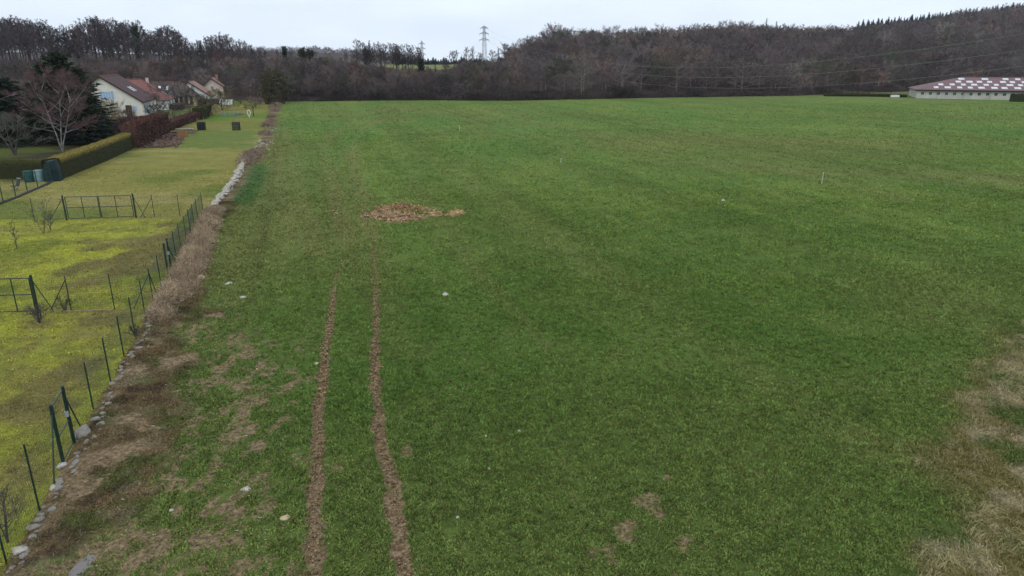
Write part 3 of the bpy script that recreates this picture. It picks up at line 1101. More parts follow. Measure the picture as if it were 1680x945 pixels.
# skyline of the photo: column, row of the tree tops
SKY_P = [-40, 0, 20, 45, 60, 85, 105, 115, 135, 150, 165, 185, 200, 215, 232, 250, 262, 280, 300, 310, 325, 345, 370, 385, 405, 425, 440]
SKY_Y = [30, 28, 24, 24, 27, 32, 42, 38, 36, 26, 20, 29, 29, 32, 32, 50, 44, 36, 45, 70, 62, 55, 51, 62, 60, 76, 78]
for row, (Yc, stepp, dy) in enumerate(((252, 8.0, 0), (268, 9.5, 5), (285, 11.0, 12), (238, 13, 20))):
    px = -42.0 + row * 2
    while px < 440:
        yt = np.interp(px, SKY_P, SKY_Y) + dy * rr.uniform(.2, 1.2) + rr.uniform(-2, 5)
        tall_tree(px + rr.uniform(-3, 3), Yc + rr.uniform(-6, 6), yt, rr.choice(['grey', 'grey', 'dark', 'purple']), tall_label(px, row), TALLG)
        px += stepp * rr.uniform(.8, 1.25)
# plateau trees in the middle: clumps that stand clear against the sky
for px, yt, Yc in ((455, 80, 240), (478, 82, 246), (520, 92, 240), (540, 96, 245), (568, 84, 238), (580, 88, 240), (588, 62, 236), (598, 66, 240), (607, 64, 238), (617, 68, 236), (624, 66, 244), (633, 69, 240), (641, 68, 236),
                   (650, 70, 238), (660, 71, 242), (669, 70, 236), (676, 72, 240), (688, 84, 238), (560, 96, 242), (714, 100, 236), (730, 92, 240), (766, 75, 246), (775, 74, 240), (788, 84, 236), (808, 80, 240), (818, 75, 246), (830, 68, 250), (612, 76, 250), (645, 78, 250), (665, 80, 252)):
    tall_tree(px, Yc, yt, rr.choice(['grey', 'dark', 'grey']), ("bare tree on the bank beyond the field, " + ("left of or around the ivy trees" if px < 575 else "in the close clump left of the pylons" if px < 680 else "between the two pylons" if px < 790 else "just right of the nearer pylon")), "bare trees on the bank beyond the field")
for i in range(16):
    q = rr.uniform(584, 690)
    tall_tree(q, 238 + rr.uniform(-4, 12), 66 + abs(q - 630) * .08 + rr.uniform(0, 12), rr.choice(['grey', 'dark']), "slim bare tree of the close clump left of the farther pylon", "bare trees on the bank beyond the field")
o = round_tree(746, 236, HT(67, 236) - 8, 'grey', "broad fan shaped bare tree left of the nearer pylon", "bare trees on the bank beyond the field", 1.25)
# scrubby slope in front of the tall wood and below the plateau
for i in range(150):
    px = rr.uniform(-30, 850)
    e = float(np.interp(px, c_px, c_ye))
    Y = e + rr.choice([3, 8, 14, 20, 27, 34]) + rr.uniform(-2, 2)
    if n_bare[0] > 285: break
    if 715 < px < 790 and rr.random() < .5: continue
    kd = rr.choice(['purple', 'red', 'grey', 'purple', 'olive', 'tan', 'dark'])
    if n_bare[0] <= 285:
        hh_ = rr.uniform(5.0, 8.2)
        if px > 440: hh_ = min(hh_, max(2.4, (9.4 if 585 < px < 750 else 13) - z1((px - 840) / 1208 * Y, Y)))
        round_tree(px, Y, hh_, kd, "%s bushy bare tree on the slope beyond the field%s" % ({"tan": "tan brown", "red": "reddish", "purple": "purplish", "grey": "grey", "olive": "olive tinged", "dark": "dark"}[kd], ", below the pylons" if px > 640 else (", behind the gardens" if px < 440 else ", left of the pylons")), "bushy bare trees on the slope beyond the field", rr.uniform(.9, 1.15))
print("bare trees", n_bare[0])

# ivy covered trees that stand out on the skyline
for (px, yt, Y, lab, sd) in ((497, 76, 232, "forked tree clad in dark ivy on the skyline", 401), (510, 80, 234, "leaning ivy covered tree right of the forked one", 402), (468, 76, 236, "slim column of ivy on a tree at the end of the tall wood", 403),
                             (690, 96, 222, "dark ivy clad trunk standing below the farther pylon", 404), (228, 40, 240, "dark ivy clad tree in the tall wood above the houses", 405), (130, 50, 240, "dark ivy clad tree in the tall wood left of the houses", 406)):
    x = (px - 840) / 1208 * Y
    g = z1(x, Y)
    H = HT(yt, Y) - g
    tree_thing("ivy_tree", lab, "tree", sd, "ivy clad trees", H=H, cr=2.6 if 'column' not in lab and 'trunk' not in lab else 1.0, cb=.4, n=(12, 4, 4, 4), tr=.26, tw=.07, loc=(x, Y, g - .2), ivy=1.0, lean=.04, color=(.8, .8, .8, 1))


# ------------------------------------------------------------------ the hillside forest: one mass of bare crowns
def crown_template(seed, n, tw):
    (tv, tf), (cv, cf), _ = tree_geo(seed, H=10, cr=4.3, cb=.3, n=n, tr=.15, tw=tw, shape='round', up=.15, rise=.78)
    tv = tv
    V, F, c = join([(tv, tf, np.full((len(tv), 3), 1.5)), (cv, cf, np.ones((len(cv), 3)))])
    return V, F, c


FT_near = [crown_template(500 + i, (17, 6, 6, 4), .085) for i in range(5)]
FT_far = [crown_template(520 + i, (12, 5, 5, 3), .17) for i in range(4)]
TONES = np.array([[1.0, .99, .90]]) * np.array([[.105, .084, .088], [.090, .072, .075], [.120, .088, .088], [.085, .076, .066], [.145, .098, .085], [.135, .122, .115], [.060, .066, .040], [.098, .078, .088]])
TW = np.array([.24, .2, .14, .12, .07, .07, .06, .10])
r = np.random.default_rng(600)
fparts = []
n_for = 0
rows = []
Yq = 203.0
while Yq < 860:
    sp = 6.2 if Yq < 330 else (7.5 if Yq < 480 else 9.5)
    xs = np.arange(-0.02 * Yq, 0.80 * Yq, sp)
    xs = xs + r.uniform(-.42, .42, len(xs)) * sp
    ys = Yq + r.uniform(-.42, .42, len(xs)) * sp
    px = PX(xs, ys)
    ye, yr_ = np.interp(px, c_px, c_ye), np.interp(px, c_px, c_yr)
    k = (ys > ye + 2) & (ys < yr_ + np.where(px > 1390, np.interp(px, [1390, 1470], [-20, -58]), 14)) & (px > 800)
    rows.append(np.stack([xs[k], ys[k]], 1))
    Yq += sp * .9
# dense scrub clothing the slope left of the big wood
for i in range(1500):
    ppx = r.uniform(-60, 835)
    e0_ = float(np.interp(ppx, c_px, c_ye))
    yy_ = e0_ + r.uniform(2, 62 if ppx < 440 else 46)
    rows.append(np.array([[(ppx - 840) / 1208 * yy_, yy_]]))
n_scrub = 1500
# distant hill behind the gap on the left
for Yq in (1020, 1060, 1100, 1150, 1200, 1250, 1300):
    xs = np.arange((300 - 840) / 1208 * Yq, (690 - 840) / 1208 * Yq, 9.0)
    rows.append(np.stack([xs + r.uniform(-4, 4, len(xs)), Yq + r.uniform(-20, 20, len(xs))], 1))
pts = np.concatenate(rows)
gz = Z(pts[:, 0], pts[:, 1])
patch = fbm(pts[:, 0], pts[:, 1], 60, 611, 3)
print("forest trees", len(pts))
for (x, y), g, pa in zip(pts, gz, patch):
    T = FT_near[r.integers(0, 5)] if y < 420 else FT_far[r.integers(0, 4)]
    a = r.uniform(0, 6.28)
    sc = r.uniform(.85, 1.25) * (1.0 if y < 900 else 1.25)
    if pa > .55: sc *= 1.12
    ppx = 840 + 1208 * x / y
    if y < 900 and ppx < 900: sc *= float(np.interp(ppx, [780, 850, 900], [.5, .72, 1]))
    sz = sc * r.uniform(.85, 1.15) * (.9 if y < 300 else 1.0)
    if 1385 < ppx and y > float(np.interp(ppx, c_px, c_yr)) - 210: sz *= float(np.interp(ppx, [1385, 1480], [1, .66]))
    if y < 900 and ppx < 835:
        sc = r.uniform(.38, .62); sz = sc * r.uniform(.8, 1.1)
        if y > float(np.interp(ppx, c_px, c_yr)) - 12: sc, sz = sc * .6, sz * .55
        if ppx > 440: sz = min(sz * r.uniform(.8, 1.5), max(.12, (float(np.interp(ppx, [440, 570, 590, 640, 650, 740, 760, 830], [13, 12, 9.6, 8.6, 8.3, 8.3, 11, 12])) * r.uniform(.9, 1.05) - g) / 10)); sc = min(sc, sz * 1.5)
    ca, sa = math.cos(a) * sc, math.sin(a) * sc
    V = T[0]
    V2 = np.stack([V[:, 0] * ca - V[:, 1] * sa + x, V[:, 0] * sa + V[:, 1] * ca + y, V[:, 2] * sz + g - (.4 if y < 900 else 6.0)], 1).astype(np.float32)
    tn = TONES[r.choice(8, p=TW)] * r.uniform(.65, 1.25) * r.uniform(1.0, 1.9) * (.75 + .6 * pa)
    fparts.append((V2, T[1], (T[2] * tn[None]).astype(np.float32)))
V, F, c = join(fparts)
del fparts
tag(link("forest", mesh_from("forest", V, F, M['forest'], colors={'tint': c})), "brown and purple bare winter forest covering the hillside", "forest", kind='stuff')
print("forest faces", sum(len(f) for f in F))
del V, F, c

# undergrowth at the foot of the wood
r = np.random.default_rng(640)
n = 2600
px = r.uniform(430, 1500, n)
ye = np.interp(px, c_px, c_ye)
Y = ye + r.uniform(-.5, 9, n)
x = (px - 840) / 1208 * Y
g = Z(x, Y)
NB = 60
N = n * NB
ht = np.repeat(np.clip(-1.2 + 6.0 * fbm(x, Y, 5, 641, 3), .3, 4), NB)
A = np.stack([np.repeat(x, NB) + r.normal(0, .9, N), np.repeat(Y, NB) + r.normal(0, .9, N), np.repeat(g, NB) + r.uniform(-.1, .75, N) * ht], 1)
D = unit(r.normal(0, .8, (N, 3)) + np.array([[0, 0, .9]])) * r.uniform(.5, 1.3, (N, 1))
V, F, _ = twig_tris(A, A + D, np.full(N, .10), r)
cc = np.repeat((C(0.080, 0.062, 0.055) * (0.2 + 1.5 * fbm(x, Y, 6, 643, 3))[:, None]) * np.where(r.random(n) < .12, 1.5, 1)[:, None], NB, 0)
tag(link("undergrowth", mesh_from("undergrowth", V, F, M['forest'], colors={'tint': np.repeat(cc, 3, 0)})), "low brown undergrowth at the foot of the wood", "undergrowth", kind='stuff')

# conifers: the dark belt on the right skyline and the far row beyond the plateau
first = None
rr = random.Random(8)
i = 0
for px in np.arange(1396, 1694, 4.8):
    for k in range(4):
        pxx = px + rr.uniform(-2, 2) + k * 1.3
        Y = float(np.interp(pxx, c_px, c_yr)) - 58 + k * 18
        x = (pxx - 840) / 1208 * Y
        g = z1(x, Y)
        H = HT(float(np.interp(pxx, [1396, 1440, 1500, 1560, 1600, 1640, 1680, 1800], [36, 31, 24, 17, 12, 8, 4, -6])) + rr.uniform(-3.5, 2) + (3 - k) * 3.5, Y) - g
        H = min(max(H, 10), 28)
        lab = "dark spruce in the belt along the top of the right hill"
        if first is None:
            sprs = [conifer("spruce_tree", lab, "tree", 700 + j, 16, 3.1, 42, 7, (x, Y, g), "spruces along the top of the hill", M['spruce'], lw=.8, taper=1.1) for j in range(3)]
            first = sprs[0]
            for j, o in enumerate(sprs): o.location.x += j * 3; o.scale = (H / 16,) * 3
        else:
            copy_tree(rr.choice(sprs), (x, Y, g), rr.uniform(0, 6), (H / 12, H / 12, H / 16), lab, "tree", "spruces along the top of the hill")
        i += 1
for px in np.arange(652, 800, 4.2):
    Y = 620 + rr.uniform(-15, 25)
    x = (px - 840) / 1208 * Y
    g = z1(x, Y)
    H = HT(rr.uniform(92, 98), Y) - g
    copy_tree(rr.choice(sprs), (x, Y, g), rr.uniform(0, 6), (H / 5.5, H / 5.5, H / 16), "small dark conifer in the far row beyond the yellow green field", "tree", "conifers beyond the far field")
# two thin poplars above the ridge
for px, yt, lab in ((1251, 29, "taller thin tree sticking up above the middle ridge"), (1267, 34, "shorter thin tree beside it above the middle ridge")):
    Y = 470
    x = (px - 840) / 1208 * Y
    g = z1(x, Y)
    H = HT(yt, Y) - g
    tree_thing("thin_tree", lab, "tree", 720 + px, "thin trees above the ridge", H=H, cr=3.2, cb=.5, n=(20, 4, 4, 4), tr=.25, tw=.14, shape='narrow', loc=(x, Y, g))

# ------------------------------------------------------------------ pylons and cables
def pylon(x, Y, top, label, arms, rz=0):
    g = z1(x, Y)
    H = top - g
    t = thing("pylon", label, "pylon", (x, Y, g), rz, "lattice pylons")
    mb = MB()
    w0, w1 = 1.0, .28
    lv = [0, .2, .38, .54, .68, .8, .9, .97]
    for i in range(len(lv) - 1):
        za, zb = lv[i] * H, lv[i + 1] * H
        wa, wb = w0 + (w1 - w0) * lv[i], w0 + (w1 - w0) * lv[i + 1]
        ca = [(-wa, -wa, za), (wa, -wa, za), (wa, wa, za), (-wa, wa, za)]
        cb_ = [(-wb, -wb, zb), (wb, -wb, zb), (wb, wb, zb), (-wb, wb, zb)]
        for k in range(4):
            mb.tube(ca[k], cb_[k], .05, n=4)
            mb.tube(ca[k], cb_[(k + 1) % 4], .035, n=4)
            mb.tube(ca[(k + 1) % 4], cb_[k], .035, n=4)
            mb.tube(cb_[k], cb_[(k + 1) % 4], .05, n=4)
    mb.tube((0, 0, .97 * H), (0, 0, H), .07, n=4)
    mb.build("tower", M['steel'], t)
    for za, half in arms:
        zl = za - g
        w = .5
        a = MB()
        for s in (-1, 1):
            for q in (-1, 1):
                a.tube((0, q * w, zl), (s * half, 0, zl), .075, n=4)
                a.tube((0, q * w, zl + .75), (s * half, 0, zl), .07, n=4)
                for u in (.25, .5, .75):
                    a.tube((s * half * u, q * w * (1 - u), zl), (s * half * u, q * w * (1 - u), zl + .75 * (1 - u)), .04, n=4)
            a.tube((s * half, 0, zl), (s * half, 0, zl - .7), .06, n=5)
        a.build("cross_arm", M['steel'], t)
    return t


P1 = (-11.2, 300.0)
DX, DY = 87.0, -191.0
AZ = math.atan2(DY, DX)
nrm = (math.cos(AZ + math.pi / 2), math.sin(AZ + math.pi / 2))
arms1 = [(23.0, 1.7), (20.9, 2.0), (18.5, 2.2)]
pylon(P1[0], P1[1], 24.2, "nearer steel lattice pylon standing beside the left end of the big wood", arms1, AZ - math.pi / 2)
pylon((693 - 840) / 1208 * 400, 400, HT(66, 400), "farther smaller lattice pylon above the gap in the trees", [(HT(72, 400), 1.8), (HT(80, 400), 2.2), (HT(89, 400), 2.0)], AZ - math.pi / 2)
s3 = 1.3
P3 = (P1[0] + DX * s3, P1[1] + DY * s3)
arms3 = [(27.0, 1.7), (24.6, 2.0), (22.2, 2.2)]
pylon(P3[0], P3[1], 28.5, "steel lattice pylon at the right side of the field", arms3, AZ - math.pi / 2)
for (za, half), (zb, _), lab in zip(arms1, arms3, ("topmost of the three power cables crossing in front of the wood", "middle one of the three power cables", "lowest of the three power cables")):
    mb = MB()
    pr = None
    for i in range(41):
        s = i / 40 * s3
        lin = za - .7 + (zb - za) * s / s3
        sag = 36.9 * (s * s - s * s3)
        # parabola through both ends
        p = (P1[0] + DX * s - nrm[0] * half * -1, P1[1] + DY * s - nrm[1] * half * -1, lin + sag)
        if pr is not None: mb.tube(pr, p, .017, n=4)
        pr = p
    tag(mb.build("power_cable", M['cable']), lab, "cable", "power cables above the field")


# ------------------------------------------------------------------ houses
def house_frame(px, py, name, label, cat, rot=TH, z=None, dist=None):
    x, y = P(px, py)
    return thing(name, label, cat, (x, y, z1(x, y)), rot, "houses beside the field")


def gable_house(t, W, L, xa, el, er, ap, wall_m, roof_m, oh=.35, kick=0.0, name_sfx=''):
    """front right ground corner at the origin, gable front at y=0, ridge along y; xa apex distance from the right wall"""
    m = MB()
    prof = [(-W, -.5), (0, -.5), (0, er), (-xa, ap), (-W, el)]
    f = [(p[0], 0, p[1]) for p in prof]
    b = [(p[0], L, p[1]) for p in prof]
    m.poly(f + b, [(0, 1, 2, 3, 4), (9, 8, 7, 6, 5)] + [(i, 5 + i, 5 + (i + 1) % 5, (i + 1) % 5) for i in range(5)])
    w = m.build("wall", wall_m, t)
    rm = MB()
    th = .16
    sr = (ap - er) / xa
    sl = (ap - el) / (W - xa)
    u = .06
    rm.slab([(-xa, -oh, ap + th + u), (oh, -oh, er - oh * sr + th + u), (oh, L + oh, er - oh * sr + th + u), (-xa, L + oh, ap + th + u)], th)
    rm.slab([(-xa - .002, -oh, ap + th + u), (-xa - .002, L + oh, ap + th + u), (-W - oh, L + oh, el - oh * sl + th + u), (-W - oh, -oh, el - oh * sl + th + u)], th)
    ro = rm.build("roof", roof_m, t)
    g = MB()
    g.tube((-xa, -oh - .02, ap + th + u + .03), (-xa, L + oh + .02, ap + th + u + .03), .12, n=6)
    g.build("ridge_tiles", M['roof_red'], ro)
    gt = MB()
    gt.tube((oh + .08, -oh, er - oh * sr + .05), (oh + .08, L + oh, er - oh * sr + .05), .08, n=6)
    gt.build("gutter", M['dark_wood'], ro)
    # barge boards
    bb = MB()
    bb.slab([(-xa, -oh - .06, ap + th + .02), (-xa, -oh - .01, ap + th + .02), (oh, -oh - .01, er - oh * sr + th + .02), (oh, -oh - .06, er - oh * sr + th + .02)], .26)
    bb.slab([(-W - oh, -oh - .06, el - oh * sl + th + .02), (-W - oh, -oh - .01, el - oh * sl + th + .02), (-xa, -oh - .01, ap + th + .02), (-xa, -oh - .06, ap + th + .02)], .26)
    bb.build("barge_board", M['dark_wood'], ro)
    return w, ro, sr


def window(parent, x0, x1, z0, z1_, y=-.03, shutters=None, glass=None, frame=None, side=False, bars=1):
    """a window on the gable front (y constant) or, with side, on the right wall (x constant)"""
    def bx(mb, a0, a1, b0, b1, d0, d1):
        if side: mb.box(-d1 + 0.0, -d0 + 0.0, a0, a1, b0, b1) if False else mb.box(min(-d0, -d1), max(-d0, -d1), a0, a1, b0, b1)
        else: mb.box(a0, a1, min(d0, d1), max(d0, d1), b0, b1)
    fr = MB()
    t = .07
    for a0, a1, b0, b1 in ((x0, x1, z0, z0 + t), (x0, x1, z1_ - t, z1_), (x0, x0 + t, z0 + t, z1_ - t), (x1 - t, x1, z0 + t, z1_ - t)):
        bx(fr, a0, a1, b0, b1, -.06, .02)
    for k in range(bars):
        c = x0 + (x1 - x0) * (k + 1) / (bars + 1)
        bx(fr, c - .035, c + .035, z0 + t, z1_ - t, -.055, .02)
    w = fr.build("window", frame or M['white_paint'], parent)
    gl = MB()
    bx(gl, x0 + t, x1 - t, z0 + t, z1_ - t, -.02, .01)
    gl.build("pane", glass or M['glass'], w)
    if shutters:
        for a0, a1 in ((x0 - shutters, x0 - .03), (x1 + .03, x1 + shutters)):
            s = MB()
            bx(s, a0, a1, z0 - .03, z1_ + .03, -.09, -.02)
            for k in range(3):
                bx(s, a0 + .04, a1 - .04, z0 + (z1_ - z0) * (k + .3) / 3, z0 + (z1_ - z0) * (k + .55) / 3, -.105, -.091)
            s.build("shutter", M['shutter_blue'], w)
    return w


def rooflight(ro, x, y, er, sr, w=.8, l=1.2, zoff=.24):
    m = MB()
    a, b = x, x - l
    za, zb = er + (-a) * sr + zoff, er + (-b) * sr + zoff
    m.slab([(a, y, za + .05), (a, y + w, za + .05), (b, y + w, zb + .05), (b, y, zb + .05)], .1)
    return m.build("rooflight", M['skylight'], ro)


# cream house with the asymmetric brown roof
t = thing("house", "cream house with long dark brown roof and pale blue shutters", "house", (-72.6, 142.0, -.1), TH, "houses beside the field")
w, ro, sr = gable_house(t, 9.0, 16, 6.6, 5.7, 2.75, 7.35, M['render_cream'], M['roof_brown'])
window(w, -6.6, -5.2, 3.3, 4.75, shutters=.42, glass=M['shutter_blue'], bars=2)
window(w, -1.75, -1.0, .9, 2.0, glass=M['shutter_blue'], bars=2)
for k in range(3):
    window(w, 1.2 + k * 2.6, 3.3 + k * 2.6, .25, 2.25, side=True, glass=M['glass_blue'], bars=2)
rooflight(ro, -2.2, 6.5, 2.75, sr)
rooflight(ro, -2.2, 8.4, 2.75, sr)
m = MB().box(-2.9, -1.95, -.6, -.05, -.3, 2.1)
m.build("porch_screen", M['dark_wood'], w)


def hip_house(t, W, L, eave, ap, hip, wall_m, roof_m, oh=.4, roof_cut=0):
    """ridge across (along x), front eave at y=0, corner at the origin on the right; hipped right end, gabled left end"""
    m = MB().box(-L, 0, 0, W, -.5, eave)
    w = m.build("wall", wall_m, t)
    s = (ap - eave) / (W / 2)
    e = eave - oh * s + .12
    R1, R0 = (-hip, W / 2, ap + .12), (-L - oh, W / 2, ap + .12)
    A, B, Cc, D = (-L - oh, -oh, e), (oh, -oh, e), (oh, W + oh, e), (-L - oh, W + oh, e)
    rm = MB().poly([R0, R1, A, B, Cc, D, (A[0], A[1], e - .12), (B[0], B[1], e - .12), (Cc[0], Cc[1], e - .12), (D[0], D[1], e - .12)],
                   [(2, 3, 1, 0), (3, 4, 1), (4, 5, 0, 1), (2, 0, 5), (6, 9, 8, 7), (2, 6, 7, 3), (3, 7, 8, 4), (4, 8, 9, 5), (5, 9, 6, 2)])
    ro = rm.build("roof", roof_m, t)
    rg = MB()
    rg.tube((R0[0], R0[1], R0[2] + .03), (R1[0], R1[1], R1[2] + .03), .12)
    rg.tube(R1, B, .1)
    rg.tube(R1, Cc, .1)
    rg.build("ridge_tiles", M['roof_red'], ro)
    return w, ro


# white house with the bright red hipped roof directly behind it
x0, y0 = -76.6, 161.0
t = thing("house", "white house with bright red tiled hipped roof behind the cream one", "house", (x0, y0, -.1), TH, "houses beside the field")
w, ro = hip_house(t, 11.0, 12, 2.3, 6.3, 5.6, M['render_white'], M['roof_red'])
window(w, -3.2, -2.0, .9, 2.0)
for k in range(2):
    window(w, 2.5 + k * 4, 3.9 + k * 4, .9, 2.0, side=True)
m = MB()
sl = (7.0 - 2.3) / 4.2
m.slab([(-.6, 5.0, 2.3 + .6 * .72 + .3), (-.6, 5.8, 2.3 + .6 * .72 + .3), (-1.7, 5.8, 2.3 + 1.7 * .72 + .3), (-1.7, 5.0, 2.3 + 1.7 * .72 + .3)], .1)
m.build("rooflight", M['skylight'], ro)
m = MB().box(.1, 2.4, 1.0, 9.0, -.3, 1.05)
m.build("terrace_wall", M['hedge_green'] if False else M['dark_wood'], w)

# yellow house under the old grey brown roof
x0, y0 = P(322, 173)
t = thing("house", "yellow walled house under an old dark grey brown roof with two rooflights", "house", (x0, y0, -.1), TH, "houses beside the field")
w, ro = hip_house(t, 10.5, 15, 2.4, 5.3, 3.5, M['render_yellow'], M['roof_grey'])
for k in range(4):
    window(w, -4.6 + k * 1.1, -3.9 + k * 1.1, .3, 2.2, frame=M['dark_wood'])
for xx in (-8.3, -6.6):
    m = MB()
    sl = (5.3 - 2.4) / 5.25
    m.slab([(xx, 2.0, 2.4 + 2.0 * sl + .22), (xx + .55, 2.0, 2.4 + 2.0 * sl + .22), (xx + .55, 3.6, 2.4 + 3.6 * sl + .22), (xx, 3.6, 2.4 + 3.6 * sl + .22)], .1)
    m.build("rooflight", M['skylight'], ro)
m = MB().box(-11.0, -10.4, 4.0, 4.6, 5.0, 6.5)
m.build("chimney", M['render_pink'], ro)

# two white gables farther on
x0, y0 = P(346, 170)
t = thing("house", "white gabled house with pale terracotta roof above the dark hedge", "house", (x0, y0, -.1), TH, "houses beside the field")
w, ro, sr = gable_house(t, 7.4, 11, 4.6, 3.3, 2.0, 5.3, M['render_white'], M['roof_terra'])
window(w, -4.8, -4.0, 2.7, 3.6)
window(w, -2.4, -1.4, .6, 1.6)
x0, y0 = P(353, 166)
t = thing("house", "farthest house with pinkish gable and terracotta roof", "house", (x0 + 1.0, y0 + 4, .2), TH, "houses beside the field")
w, ro, sr = gable_house(t, 4.8, 8, 2.8, 3.7, 3.5, 5.6, M['render_pink'], M['roof_terra'])
window(w, -3.2, -2.6, 2.9, 3.7)
m = MB().box(-2.0, -1.4, 4, 4.6, 5.0, 6.6)
m.build("chimney", M['roof_terra'], ro)
# partly hidden house at the far left
t = thing("house", "cream house almost hidden by trees at the far left", "house", (-95, 135, -.1), TH, "houses beside the field")
w, ro, sr = gable_house(t, 9, 12, 4.5, 2.8, 2.8, 6.6, M['render_cream'], M['roof_brown'])
window(w, -5.2, -4.0, 3.6, 4.8, shutters=.4)
window(w, -3.2, -2.0, .9, 2.1, shutters=.4)

# ------------------------------------------------------------------ the barn
bx0, by0 = P(1503, 161.5)
BR = math.radians(-23)
t = thing("barn", "long low pale barn with red brown hipped roof dotted with white sheets", "barn", (bx0, by0, z1(bx0, by0)), BR)
BL, BW, BE, BA, BH = 58.0, 21.0, 2.35, 5.6, 11.5
w = MB().box(0, BL, 0, BW, -.4, BE).build("wall", mat('barn_wall', (0.50, 0.48, 0.43), var=.12, scale=.6), t)
e, oh = BE + .08, .5
R0, R1 = (BH, BW / 2, BA + .1), (BL - BH, BW / 2, BA + .1)
A, B, Cc, D = (-oh, -oh, e), (BL + oh, -oh, e), (BL + oh, BW + oh, e), (-oh, BW + oh, e)
ro = MB().poly([R0, R1, A, B, Cc, D] + [(q[0], q[1], e - .2) for q in (A, B, Cc, D)],
               [(2, 3, 1, 0), (3, 4, 1), (4, 5, 0, 1), (5, 2, 0), (6, 9, 8, 7), (2, 6, 7, 3), (3, 7, 8, 4), (4, 8, 9, 5), (5, 9, 6, 2)]).build("roof", M['roof_barn'], t)
MB().box(-.55, BL + .55, -.62, -.502, e - .34, e + .03).build("fascia", M['dark_wood'], ro)
MB().tube((BH, BW / 2, BA + .14), (BL - BH, BW / 2, BA + .14), .14).build("ridge_cap", M['roof_barn'], ro)
for k in range(28):
    x = 1.0 + k * 2.0
    window(w, x, x + .8, 1.0, 1.8, bars=1, frame=M['steel'])
for k in range(9):
    MB().box(5.0 + k * 6.5 - .09, 5.0 + k * 6.5 + .09, -.12, -.002, -.3, BE - .05).build("wall_post", M['steel'], w)
sl = (BA + .1 - e) / (BW / 2 + oh)
rb = random.Random(4)
for row in range(4):
    yy = .9 + row * 2.5
    for k in range(21):
        xx = 1.6 + k * 2.75 + (1.3 if row % 2 else 0) + rb.uniform(-.25, .25)
        if xx < yy * 1.12 + 1.2 or xx > BL - yy * 1.12 - 3: continue
        if rb.random() < .12: continue
        za, zb = e + (yy + oh) * sl + .05, e + (yy + 1.5 + oh) * sl + .05
        wd = rb.uniform(1.1, 1.6)
        MB().slab([(xx, yy, za), (xx + wd, yy, za), (xx + wd, yy + 1.5, zb), (xx, yy + 1.5, zb)], .04).build("roof_sheet", M['skylight'], ro)


# ------------------------------------------------------------------ hedges
def hedge(name, label, path, width, height, m, seed, rough=.10, top_tint=(1, 1, 1), fuzz=5000, fsize=.09, cat="hedge", tops=None, group=None):
    r = np.random.default_rng(seed)
    path = np.array(path, float)
    seg = np.linalg.norm(np.diff(path, axis=0), axis=1)
    cum = np.concatenate([[0], np.cumsum(seg)])
    n = max(8, int(cum[-1] / .35))
    s = np.linspace(0, cum[-1], n)
    cx, cy = np.interp(s, cum, path[:, 0]), np.interp(s, cum, path[:, 1])
    dx, dy = np.gradient(cx), np.gradient(cy)
    l = np.hypot(dx, dy)
    nxv, nyv = -dy / l, dx / l
    hh = np.interp(s, cum, tops) if tops is not None else np.full(n, height)
    hw = width / 2
    prof = [(-1, 0), (-1.02, .25), (-1.02, .5), (-1.0, .75), (-.97, .93), (-.86, 1.0), (-.4, 1.01), (0, 1.015), (.4, 1.01), (.86, 1.0), (.97, .93), (1.0, .75), (1.02, .5), (1.02, .25), (1, 0)]
    K = len(prof)
    V = np.zeros((n, K, 3))
    tint = np.ones((n, K, 3))
    gz_ = Z(cx, cy)
    for k, (a, b) in enumerate(prof):
        nzz = (fbm(s + k * .37, np.full(n, k * .61 + seed), .8, seed, 3) - .5) * 2 * rough
        V[:, k, 0] = cx + nxv * (a * hw + (nzz * np.sign(a) if abs(a) > .8 else 0))
        V[:, k, 1] = cy + nyv * (a * hw + (nzz * np.sign(a) if abs(a) > .8 else 0))
        V[:, k, 2] = gz_ - .1 + b * hh + (nzz if b > .95 else 0)
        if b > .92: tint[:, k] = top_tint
    vi = np.arange(n * K).reshape(n, K)
    q = np.stack([vi[:-1, :-1], vi[:-1, 1:], vi[1:, 1:], vi[1:, :-1]], -1).reshape(-1, 4)
    Vf = V.reshape(-1, 3)
    # closed ends
    parts = [(Vf, [q], tint.reshape(-1, 3))]
    for e_ in (0, n - 1):
        idx = np.arange(K)
        parts.append((V[e_], [idx[None, :]], np.ones((K, 3))))
    # fuzz of small leaves standing proud of the clipped faces
    fi = r.integers(0, len(q), fuzz)
    a, b = r.random(fuzz)[:, None], r.random(fuzz)[:, None]
    qq = Vf[q[fi]]
    pp = (qq[:, 0] * (1 - a) + qq[:, 1] * a) * (1 - b) + (qq[:, 3] * (1 - a) + qq[:, 2] * a) * b + r.normal(0, .03, (fuzz, 3))
    tt = tint.reshape(-1, 3)[q[fi][:, 0]] * r.uniform(.6, 1.5, (fuzz, 1))
    d = unit(r.normal(0, 1, (fuzz, 3)))
    sd = unit(np.cross(d, r.normal(0, 1, (fuzz, 3)))) * fsize * .35
    FV = np.stack([pp - sd, pp + sd, pp + d * fsize], 1).reshape(-1, 3)
    i = np.arange(fuzz) * 3
    parts.append((FV, [np.stack([i, i + 1, i + 2], 1)], np.repeat(tt, 3, 0)))
    Vj, Fj, cj = join(parts)
    o = link(name, mesh_from(name, Vj, Fj, m, colors={'tint': cj}))
    return tag(o, label, cat, group)


